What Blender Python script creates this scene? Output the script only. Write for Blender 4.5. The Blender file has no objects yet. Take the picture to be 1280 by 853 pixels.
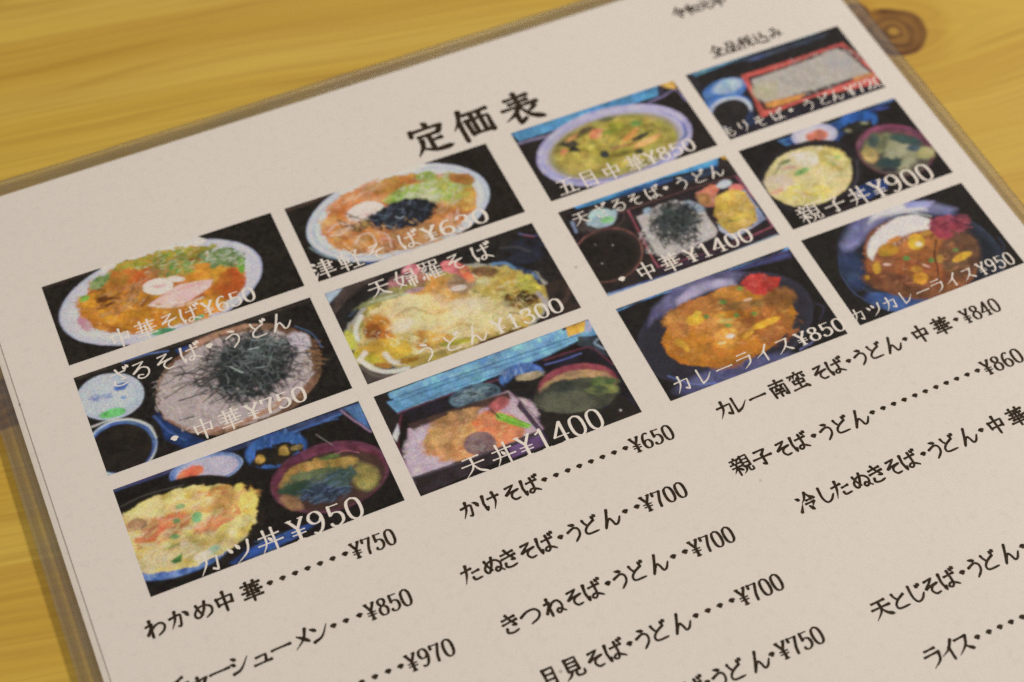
import bpy, bmesh, math
import numpy as np
from mathutils import Vector, Matrix

# ---------------------------------------------------------------- camera, light, exposure
scene = bpy.context.scene
MM = 0.001
cam_data = bpy.data.cameras.new("camera")
cam = bpy.data.objects.new("camera", cam_data)
scene.collection.objects.link(cam)
scene.camera = cam
cam.matrix_world = Matrix((
    (0.911088, 0.328816, -0.248594, -0.080470),
    (-0.411717, 0.755473, -0.509657, -0.164976),
    (0.020223, 0.566692, 0.823681, 0.266626),
    (0.000000, 0.000000, 0.000000, 1.000000)))
cam_data.sensor_width = 36.0
cam_data.lens = 55.5653
cam_data.clip_start = 0.01
cam_data.clip_end = 20.0
cam_data.dof.use_dof = True
cam_data.dof.focus_distance = 0.3080
cam_data.dof.aperture_fstop = 11.0

world = bpy.data.worlds.new("World")
scene.world = world
world.use_nodes = True
bgn = world.node_tree.nodes["Background"]
bgn.inputs[0].default_value = (1.0, 0.88, 0.77, 1)
bgn.inputs[1].default_value = 0.155

def area_lamp(name, loc, target, size, power, color):
    ld = bpy.data.lights.new(name, 'AREA')
    ld.shape = 'RECTANGLE'
    ld.size, ld.size_y = size
    ld.energy = power
    ld.color = color
    lo = bpy.data.objects.new(name, ld)
    scene.collection.objects.link(lo)
    lo.location = loc
    lo.rotation_euler = (Vector(target) - Vector(loc)).to_track_quat('-Z', 'Y').to_euler()
    return lo

area_lamp('ceiling_lamp', (1.05, 0.10, 1.05), (0.05, 0.02, 0.0), (0.45, 0.30), 15.9, (1.0, 0.875, 0.755))
area_lamp('second_ceiling_lamp', (-0.9, -0.9, 1.5), (0.0, 0.0, 0.0), (0.9, 0.5), 11.2, (1.0, 0.875, 0.755))
area_lamp('rim_glint_light', (0.55, 1.75, 1.05), (0.0, 0.0, 0.0), (0.45, 0.25), 1.8, (1.0, 0.93, 0.84))  # added unseen light, placed low beyond the menu for glints on its far rim

scene.view_settings.view_transform = 'Standard'
scene.view_settings.look = 'None'
scene.view_settings.gamma = 1.0
scene.view_settings.exposure = 0.0
scene.view_settings.use_curve_mapping = False
scene.cycles.max_bounces = 8
scene.cycles.transparent_max_bounces = 12
scene.cycles.use_denoising = False      # a little sensor grain, as in the photograph
scene.cycles.use_adaptive_sampling = False
scene.cycles.sample_clamp_direct = 3.0
scene.cycles.sample_clamp_indirect = 2.0

# ---------------------------------------------------------------- helpers
def tag(o, label=None, cat=None, kind=None, group=None):
    if label: o['label'] = label
    if cat: o['category'] = cat
    if kind: o['kind'] = kind
    if group: o['group'] = group
    return o

def mesh_obj(name, verts, faces, mat, parent=None, smooth=False):
    me = bpy.data.meshes.new(name)
    me.from_pydata([tuple(v) for v in verts], [], faces)
    me.update()
    if smooth:
        me.polygons.foreach_set('use_smooth', [True] * len(me.polygons))
    me.materials.append(mat)
    o = bpy.data.objects.new(name, me)
    scene.collection.objects.link(o)
    if parent is not None:
        o.parent = parent
    return o

class NT:
    """small wrapper to write node trees tersely"""
    def __init__(self, name):
        self.mat = bpy.data.materials.new(name)
        self.mat.use_nodes = True
        self.t = self.mat.node_tree
        self.t.nodes.clear()
        self.out = self.t.nodes.new('ShaderNodeOutputMaterial')
    def n(self, kind, **kw):
        nd = self.t.nodes.new('ShaderNode' + kind)
        for k, v in kw.items():
            if k.startswith('i_'):
                key = k[2:]
                key = int(key) if key.isdigit() else key.replace('_', ' ')
                s = nd.inputs[key]
                if isinstance(v, bpy.types.NodeSocket): self.t.links.new(v, s)
                else: s.default_value = v
            else:
                setattr(nd, k, v)
        return nd
    def link(self, a, b): self.t.links.new(a, b)
    def math(self, op, a, b=0.0, c=0.0):
        nd = self.n('Math', operation=op)
        for i, v in enumerate((a, b, c)):
            if isinstance(v, bpy.types.NodeSocket): self.link(v, nd.inputs[i])
            else: nd.inputs[i].default_value = v
        return nd.outputs[0]
    def mix(self, f, a, b, mode='MIX'):
        nd = self.n('Mix', data_type='RGBA', blend_type=mode)
        for s, v in ((nd.inputs[0], f), (nd.inputs[6], a), (nd.inputs[7], b)):
            if isinstance(v, bpy.types.NodeSocket): self.link(v, s)
            else: s.default_value = v
        return nd.outputs[2]
    def maprange(self, v, a, b, c, d, smooth=True):
        nd = self.n('MapRange', interpolation_type='SMOOTHSTEP' if smooth else 'LINEAR')
        self.link(v, nd.inputs[0])
        for i, x in enumerate((a, b, c, d)): nd.inputs[i + 1].default_value = x
        return nd.outputs[0]

def lin(c):
    c = np.asarray(c, float)
    return np.where(c <= 0.04045, c / 12.92, ((c + 0.055) / 1.055) ** 2.4)

# ---------------------------------------------------------------- materials
def wood_material():
    """knotty pine: growth bands run along x' (grain), disturbed round two knots"""
    m = NT('varnished_pine')
    co = m.n('TexCoord').outputs['Object']
    a = math.radians(WOOD_ANGLE)
    mp = m.n('Mapping', vector_type='POINT')
    m.link(co, mp.inputs['Vector'])
    mp.inputs['Rotation'].default_value = (0, 0, a)
    sep = m.n('SeparateXYZ', i_0=mp.outputs[0])
    x, y = sep.outputs[0], sep.outputs[1]
    # slow wander of the grain
    w = m.n('CombineXYZ', i_0=m.math('MULTIPLY', x, 6.0), i_1=m.math('MULTIPLY', y, 11.0))
    wn = m.n('TexNoise', i_Vector=w.outputs[0], i_Scale=1.0, i_Detail=2.0)
    yy = m.math('ADD', y, m.math('MULTIPLY', m.math('SUBTRACT', wn.outputs[0], 0.5), 0.017))
    ring_masks = []
    for (kx, ky, ra, rb, amp, seed) in KNOTS:
        dx = m.math('SUBTRACT', x, kx); dy = m.math('SUBTRACT', y, ky)
        ux = m.math('DIVIDE', dx, ra); uy = m.math('DIVIDE', dy, rb)
        nz = m.n('TexNoise', i_Vector=co, i_Scale=75.0 + seed, i_Detail=3.0)
        r = m.math('SQRT', m.math('ADD', m.math('MULTIPLY', ux, ux), m.math('MULTIPLY', uy, uy)))
        r = m.math('ADD', r, m.math('MULTIPLY', m.math('SUBTRACT', nz.outputs[0], 0.5), 0.50))
        # the grain swells round the knot
        fall = m.math('DIVIDE', 1.0, m.math('ADD', 1.0, m.math('MULTIPLY', m.math('MULTIPLY', r, r), 0.22)))
        side = m.math('DIVIDE', dy, m.math('ADD', m.math('ABSOLUTE', dy), rb * 0.7))
        yy = m.math('SUBTRACT', yy, m.math('MULTIPLY', m.math('MULTIPLY', fall, side), amp))
        ring_masks.append(r)
    bands = m.n('CombineXYZ', i_0=m.math('MULTIPLY', x, 1.3), i_1=m.math('MULTIPLY', yy, 46.0))
    nb = m.n('TexNoise', i_Vector=bands.outputs[0], i_Scale=1.0, i_Detail=3.0, i_Roughness=0.55)
    saw = m.math('FRACT', m.math('MULTIPLY', m.math('ADD', m.math('MULTIPLY', yy, 21.0), m.math('MULTIPLY', nb.outputs[0], 1.3)), 1.0))
    late = m.math('MULTIPLY', m.maprange(saw, 0.30, 0.93, 0, 1), m.maprange(saw, 0.945, 0.995, 1, 0))
    fib = m.n('CombineXYZ', i_0=m.math('MULTIPLY', x, 16.0), i_1=m.math('MULTIPLY', yy, 900.0))
    nf = m.n('TexNoise', i_Vector=fib.outputs[0], i_Scale=1.0, i_Detail=4.0, i_Roughness=0.6)
    fine = m.n('TexNoise', i_Vector=co, i_Scale=900.0, i_Detail=2.0)
    base = m.mix(m.maprange(nb.outputs[0], 0.25, 0.75, 0, 1), (0.645, 0.478, 0.088, 1), (0.57, 0.395, 0.048, 1))
    col = m.mix(m.math('MULTIPLY', late, 0.48), base, (0.50, 0.285, 0.026, 1))
    col = m.mix(m.math('MULTIPLY', m.maprange(nf.outputs[0], 0.35, 0.70, 0, 1), 0.42), col, (0.38, 0.23, 0.035, 1))
    col = m.mix(m.math('MULTIPLY', fine.outputs[0], 0.10), col, (0.75, 0.56, 0.20, 1))
    # thin growth lines that fade in and out
    ln = m.n('CombineXYZ', i_0=m.math('MULTIPLY', x, 7.0), i_1=m.math('MULTIPLY', yy, 60.0))
    n5 = m.n('TexNoise', i_Vector=ln.outputs[0], i_Scale=1.0, i_Detail=2.0)
    saw2 = m.math('FRACT', m.math('ADD', m.math('MULTIPLY', yy, 95.0), m.math('MULTIPLY', n5.outputs[0], 2.2)))
    thin = m.math('MULTIPLY', m.maprange(saw2, 0.72, 0.90, 0, 1), m.maprange(saw2, 0.92, 0.99, 1, 0))
    n6 = m.n('TexNoise', i_Vector=co, i_Scale=22.0, i_Detail=2.0)
    thin = m.math('MULTIPLY', thin, m.maprange(n6.outputs[0], 0.42, 0.62, 0, 1))
    col = m.mix(m.math('MULTIPLY', thin, 0.26), col, (0.33, 0.165, 0.018, 1))
    # sparse hairline dark streaks along the grain
    hs = m.n('CombineXYZ', i_0=m.math('MULTIPLY', x, 5.0), i_1=m.math('MULTIPLY', yy, 240.0))
    nh = m.n('TexNoise', i_Vector=hs.outputs[0], i_Scale=1.0, i_Detail=1.0)
    col = m.mix(m.math('MULTIPLY', m.maprange(nh.outputs[0], 0.70, 0.78, 0, 1), 0.35), col, (0.16, 0.075, 0.012, 1))
    for r in ring_masks[:3]:          # the last is only a swirl in the grain, no knot wood
        rn = m.n('TexNoise', i_Vector=co, i_Scale=210.0, i_Detail=3.0)
        rings = m.math('SINE', m.math('ADD', m.math('MULTIPLY', r, 17.0), m.math('MULTIPLY', rn.outputs[0], 7.0)))
        patch = m.n('TexNoise', i_Vector=co, i_Scale=95.0, i_Detail=2.0)
        inner = m.mix(m.math('MULTIPLY', m.maprange(rings, -1, 1, 0, 1), m.maprange(patch.outputs[0], 0.3, 0.7, 0.25, 1)), (0.27, 0.140, 0.030, 1), (0.12, 0.052, 0.016, 1))
        inner = m.mix(m.maprange(r, 0.10, 0.28, 1, 0), inner, (0.42, 0.25, 0.045, 1))
        rim = m.math('MULTIPLY', m.maprange(r, 0.68, 0.90, 0, 1), m.maprange(r, 0.95, 1.12, 1, 0))
        inner = m.mix(m.math('MULTIPLY', m.math('MULTIPLY', rim, m.maprange(patch.outputs[0], 0.3, 0.65, 0.4, 1)), 0.9), inner, (0.115, 0.040, 0.010, 1))
        col = m.mix(m.maprange(r, 1.35, 2.2, 0.32, 0.0), col, (0.42, 0.20, 0.02, 1))
        col = m.mix(m.maprange(r, 0.98, 1.12, 1, 0), col, inner)
    bsdf = m.n('BsdfPrincipled')
    m.link(col, bsdf.inputs['Base Color'])
    bsdf.inputs['Roughness'].default_value = 0.42
    bsdf.inputs['Specular IOR Level'].default_value = 0.35
    bp = m.n('Bump', i_Strength=0.12, i_Distance=0.0002)
    m.link(nf.outputs[0], bp.inputs['Height'])
    m.link(bp.outputs[0], bsdf.inputs['Normal'])
    m.link(bsdf.outputs[0], m.out.inputs[0])
    return m.mat

def paper_material(name, tone):
    """copier paper: faint mottling from print showing through, a few specks"""
    m = NT(name)
    co = m.n('TexCoord').outputs['Object']
    n1 = m.n('TexNoise', i_Vector=co, i_Scale=24.0, i_Detail=4.0)
    n2 = m.n('TexNoise', i_Vector=co, i_Scale=520.0, i_Detail=3.0, i_Roughness=0.7)
    n3 = m.n('TexNoise', i_Vector=co, i_Scale=2600.0, i_Detail=2.0)
    cl = m.mix(m.maprange(n1.outputs[0], 0.3, 0.7, 0, 1), tone + (1,), tuple(c * 0.975 for c in tone) + (1,))
    cl = m.mix(m.math('MULTIPLY', m.maprange(n2.outputs[0], 0.50, 0.70, 0, 1), 0.18), cl, tuple(c * 0.72 for c in tone) + (1,))
    cl = m.mix(m.math('MULTIPLY', m.maprange(n3.outputs[0], 0.35, 0.70, 0, 1), 0.10), cl, tuple(c * 0.80 for c in tone) + (1,))
    vor = m.n('TexVoronoi', i_Vector=co, i_Scale=95.0)
    sp = m.math('MULTIPLY', m.maprange(vor.outputs['Distance'], 0.025, 0.045, 1, 0), m.maprange(m.n('SeparateColor', i_0=vor.outputs['Color']).outputs[0], 0.90, 0.92, 0, 1))
    cl = m.mix(m.math('MULTIPLY', sp, 0.45), cl, (0.20, 0.16, 0.12, 1))
    b = m.n('BsdfPrincipled')
    m.link(cl, b.inputs['Base Color'])
    b.inputs['Roughness'].default_value = 0.75
    b.inputs['Specular IOR Level'].default_value = 0.25
    bp = m.n('Bump', i_Strength=0.25, i_Distance=0.00008)
    m.link(n2.outputs[0], bp.inputs['Height'])
    m.link(bp.outputs[0], b.inputs['Normal'])
    m.link(b.outputs[0], m.out.inputs[0])
    return m.mat

def ink_material(name, col, var):
    m = NT(name)
    co = m.n('TexCoord').outputs['Object']
    n1 = m.n('TexNoise', i_Vector=co, i_Scale=1500.0, i_Detail=3.0)
    cl = m.mix(m.maprange(n1.outputs[0], 0.35, 0.7, 0, 1), col + (1,), tuple(min(1, c * var) for c in col) + (1,))
    b = m.n('BsdfPrincipled')
    m.link(cl, b.inputs['Base Color'])
    b.inputs['Roughness'].default_value = 0.7
    b.inputs['Specular IOR Level'].default_value = 0.08
    m.link(b.outputs[0], m.out.inputs[0])
    return m.mat

def print_material():
    """printed picture: ink colour held per point of the sheet, with dither grain"""
    m = NT('printed_picture_ink')
    co = m.n('TexCoord').outputs['Object']
    at = m.n('Attribute', attribute_name='ink')
    n1 = m.n('TexNoise', i_Vector=co, i_Scale=2600.0, i_Detail=3.0, i_Roughness=0.8)
    n2 = m.n('TexNoise', i_Vector=co, i_Scale=2100.0, i_Detail=2.0)
    g = m.maprange(n1.outputs[0], 0.3, 0.7, 0.80, 1.22, False)
    v = m.n('VectorMath', operation='SCALE', i_0=at.outputs[0])
    m.link(g, v.inputs['Scale'])
    cc = m.n('VectorMath', operation='SUBTRACT', i_0=n2.outputs['Color'], i_1=(0.5, 0.5, 0.5))
    c2 = m.n('VectorMath', operation='MULTIPLY_ADD', i_0=cc.outputs[0], i_1=(0.022, 0.022, 0.022), i_2=v.outputs[0])
    c3 = m.n('VectorMath', operation='MAXIMUM', i_0=c2.outputs[0], i_1=(0.008, 0.007, 0.006))
    b = m.n('BsdfPrincipled')
    m.link(c3.outputs[0], b.inputs['Base Color'])
    b.inputs['Roughness'].default_value = 0.7
    b.inputs['Specular IOR Level'].default_value = 0.08
    m.link(b.outputs[0], m.out.inputs[0])
    return m.mat

def film_material(name, haze, gloss, haze_col, rough=0.22):
    """clear laminate: mostly see-through, a little milky, thin surface gloss"""
    m = NT(name)
    co = m.n('TexCoord').outputs['Object']
    n1 = m.n('TexNoise', i_Vector=co, i_Scale=160.0, i_Detail=4.0)
    n2 = m.n('TexNoise', i_Vector=co, i_Scale=40.0, i_Detail=3.0)
    tr = m.n('BsdfTransparent'); tr.inputs[0].default_value = (0.985, 0.982, 0.975, 1)
    df = m.n('BsdfDiffuse'); df.inputs[0].default_value = haze_col + (1,)
    gl = m.n('BsdfGlossy'); gl.inputs['Roughness'].default_value = rough
    bp = m.n('Bump', i_Strength=0.25, i_Distance=0.0006)
    m.link(n2.outputs[0], bp.inputs['Height'])
    m.link(bp.outputs[0], gl.inputs['Normal'])
    s1 = m.n('MixShader')
    m.link(m.maprange(n1.outputs[0], 0.3, 0.7, haze * 0.8, haze * 1.2), s1.inputs[0])
    m.link(tr.outputs[0], s1.inputs[1]); m.link(df.outputs[0], s1.inputs[2])
    fr = m.n('Fresnel'); fr.inputs[0].default_value = 1.35
    s2 = m.n('MixShader')
    m.link(m.math('MULTIPLY', fr.outputs[0], gloss), s2.inputs[0])
    m.link(s1.outputs[0], s2.inputs[1]); m.link(gl.outputs[0], s2.inputs[2])
    m.link(s2.outputs[0], m.out.inputs[0])
    return m.mat

WOOD_ANGLE = 9.00
KNOTS = [(0.1129, 0.0654, 0.0082, 0.0074, 0.022, 3.0), (0.1066, 0.0736, 0.003, 0.0026, 0.004, 31.0), (-0.1048, 0.0116, 0.013, 0.006, 0.008, 11.0), (0.1264, 0.0307, 0.01, 0.004, -0.016, 21.0)]   # x, y, radii, grain swell, seed

# ---------------------------------------------------------------- the table
U = 323.7 * MM                      # one sheet unit in metres; x right, y towards the reader
TABLE_Z = -1.85 * MM
WOOD = wood_material()
def build_table():
    x0, x1, y0, y1, t = -0.55, 0.60, -0.55, 0.50, 0.030
    bm = bmesh.new()
    bmesh.ops.create_cube(bm, size=1.0)
    for v in bm.verts:
        v.co = Vector(((x0 + x1) / 2 + v.co.x * (x1 - x0), (y0 + y1) / 2 + v.co.y * (y1 - y0), TABLE_Z - t / 2 + v.co.z * t))
    bmesh.ops.bevel(bm, geom=bm.edges[:], offset=0.003, segments=3, affect='EDGES', profile=0.6)
    me = bpy.data.meshes.new('pine_table_top')
    bm.to_mesh(me); bm.free()
    me.materials.append(WOOD)
    o = bpy.data.objects.new('pine_table_top', me)
    scene.collection.objects.link(o)
    tag(o, 'yellow varnished pine table top with a dark knot, under the laminated menu', 'table')
build_table()

# ---------------------------------------------------------------- the laminated menu
menu = bpy.data.objects.new('laminated_menu', None)
scene.collection.objects.link(menu)
menu.empty_display_size = 0.05
tag(menu, 'laminated Japanese price list with twelve dish photographs lying on the pine table', 'menu')

def sheet(name, corners, ztop, thick, mat, nx=30, ny=40):
    """thin paper sheet with a gentle waviness along its rim"""
    (ax, ay), (bx, by), (cx, cy), (dx, dy) = corners          # TL TR BR BL in sheet units
    vs, fs = [], []
    for k in (0, 1):
        for j in range(ny + 1):
            v = j / ny
            for i in range(nx + 1):
                u = i / nx
                X = (ax * (1 - u) + bx * u) * (1 - v) + (dx * (1 - u) + cx * u) * v
                Y = (ay * (1 - u) + by * u) * (1 - v) + (dy * (1 - u) + cy * u) * v
                vs.append((X * U, -Y * U, ztop - k * thick))
    n = (nx + 1) * (ny + 1)
    for j in range(ny):
        for i in range(nx):
            a = j * (nx + 1) + i
            fs.append((a, a + nx + 1, a + nx + 2, a + 1))
            fs.append((n + a, n + a + 1, n + a + nx + 2, n + a + nx + 1))
    for i in range(nx):
        a = i; fs.append((a, a + 1, n + a + 1, n + a))
        a = ny * (nx + 1) + i; fs.append((a, n + a, n + a + 1, a + 1))
    for j in range(ny):
        a = j * (nx + 1); fs.append((a, n + a, n + a + nx + 1, a + nx + 1))
        a = j * (nx + 1) + nx; fs.append((a, a + nx + 1, n + a + nx + 1, n + a))
    return mesh_obj(name, vs, fs, mat, menu)

PAPER = paper_material('copier_paper', (0.785, 0.778, 0.765))
PAPER2 = paper_material('backing_paper', (0.74, 0.73, 0.70))
sheet('printed_sheet', [(-0.2953, -0.2437), (0.3536, -0.2500), (0.3560, 0.6650), (-0.2935, 0.6700)], 0.0, 0.12 * MM, PAPER)
tag(sheet('backing_sheet', [(-0.2997, -0.2420), (0.3520, -0.2480), (0.3540, 0.6640), (-0.2968, 0.6690)], -0.24 * MM, 0.12 * MM, PAPER2),
    'second paper sheet showing as a thin strip along the left edge')

# laminate film: an upper and a lower skin, sealed round the sheets
FILM_TOP = film_material('laminate_film', 0.004, 0.15, (0.55, 0.55, 0.56))
FILM_RIM = film_material('laminate_rim', 0.14, 0.7, (0.36, 0.365, 0.37), 0.20)
FX0, FX1, FY0, FY1 = -0.3113, 0.3655, -0.2578, 0.6850
PX0, PX1, PY0, PY1 = -0.2990, 0.3536, -0.2440, 0.6700
def sstep(t):
    t = min(1.0, max(0.0, t)); return t * t * (3 - 2 * t)
def film_skin(name, top, mat):
    def axis(f0, p0, p1, f1, n):
        out = [f0 + (p0 - f0) * k / 7 for k in range(8)]
        out += [p0 + (p1 - p0) * k / n for k in range(1, n)]
        out += [p1 + (f1 - p1) * k / 7 for k in range(8)]
        return out
    xs, ys = axis(FX0, PX0, PX1, FX1, 90), axis(FY0, PY0, PY1, FY1, 110)
    vs, fs = [], []
    for y in ys:
        for x in xs:
            # slight slant of the sheet's top edge, and the pouch's rounded corners
            X, Y = x, y
            cr = 0.010
            ddx = max(FX0 + cr - X, X - (FX1 - cr), 0.0); ddy = max(FY0 + cr - Y, Y - (FY1 - cr), 0.0)
            if ddx > 0 and ddy > 0:
                L = math.hypot(ddx, ddy)
                if L > cr:
                    s = cr / L
                    X += (ddx - ddx * s) * (1 if X < 0 else -1)
                    Y += (ddy - ddy * s) * (1 if Y < 0 else -1)
            tl = 1 - (Y - FY0) / (FY1 - FY0)
            Y2 = Y - 0.0055 * (X - FX0) / (FX1 - FX0) * tl
            dm = max(PX0 - x, x - PX1, PY0 - y, y - PY1, 0.0) / 0.0127
            if top:
                z = 0.16 - 0.80 * sstep(dm)
                # the free rim ripples and lifts towards the far edge
                z += sstep(dm) * (0.10 * math.sin(21 * x + 1.0) + 0.06 * math.sin(57 * x + 33 * y))
            else:
                z = -1.00 + 0.24 * sstep(dm)
                z += sstep(dm) * (0.10 * math.sin(21 * x + 1.0) + 0.06 * math.sin(57 * x + 33 * y))
            vs.append((X * U, -Y2 * U, z * MM))
    w = len(xs)
    for j in range(len(ys) - 1):
        for i in range(w - 1):
            a = j * w + i
            inside = 7 <= i < w - 8 and 7 <= j < len(ys) - 8
            fs.append((a, a + w, a + w + 1, a + 1) if top else (a, a + 1, a + w + 1, a + w))
    o = mesh_obj(name, vs, fs, mat, menu, smooth=True)
    if top:
        o.data.materials.append(FILM_RIM)
        idx = 0
        for j in range(len(ys) - 1):
            for i in range(w - 1):
                inside = 7 <= i < w - 8 and 7 <= j < len(ys) - 8
                o.data.polygons[idx].material_index = 0 if inside else 1
                idx += 1
    return o
film_skin('laminate_film', True, FILM_TOP)
film_skin('film_backing', False, FILM_RIM)
# the cut edge of the sealed pouch: a thin welded wall round it
def film_edge():
    vs, fs = [], []
    ring = []
    cr = 0.010
    for cx, cy, a0 in ((FX1 - cr, FY0 + cr, -90), (FX1 - cr, FY1 - cr, 0), (FX0 + cr, FY1 - cr, 90), (FX0 + cr, FY0 + cr, 180)):
        for k in range(7):
            a = math.radians(a0 + 15 * k)
            ring.append((cx + cr * math.cos(a), cy + cr * math.sin(a)))
    pts = []
    for i in range(len(ring)):
        p, q = ring[i], ring[(i + 1) % len(ring)]
        n = max(1, int(math.hypot(q[0] - p[0], q[1] - p[1]) / 0.01))
        pts += [(p[0] + (q[0] - p[0]) * k / n, p[1] + (q[1] - p[1]) * k / n) for k in range(n)]
    for (x, y) in pts:
        tl = 1 - (y - FY0) / (FY1 - FY0)
        Y2 = y - 0.0055 * (x - FX0) / (FX1 - FX0) * tl
        rp = 0.10 * math.sin(21 * x + 1.0) + 0.06 * math.sin(57 * x + 33 * y)
        vs += [(x * U, -Y2 * U, (-0.58 + rp) * MM), (x * U, -Y2 * U, (-0.90 + rp) * MM)]
    n = len(pts)
    for i in range(n):
        a, b = 2 * i, 2 * ((i + 1) % n)
        fs.append((a, b, b + 1, a + 1))
    m = film_material('film_cut_edge', 0.55, 0.8, (0.10, 0.085, 0.095))
    return mesh_obj('film_edge', vs, fs, m, menu)
film_edge()

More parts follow.
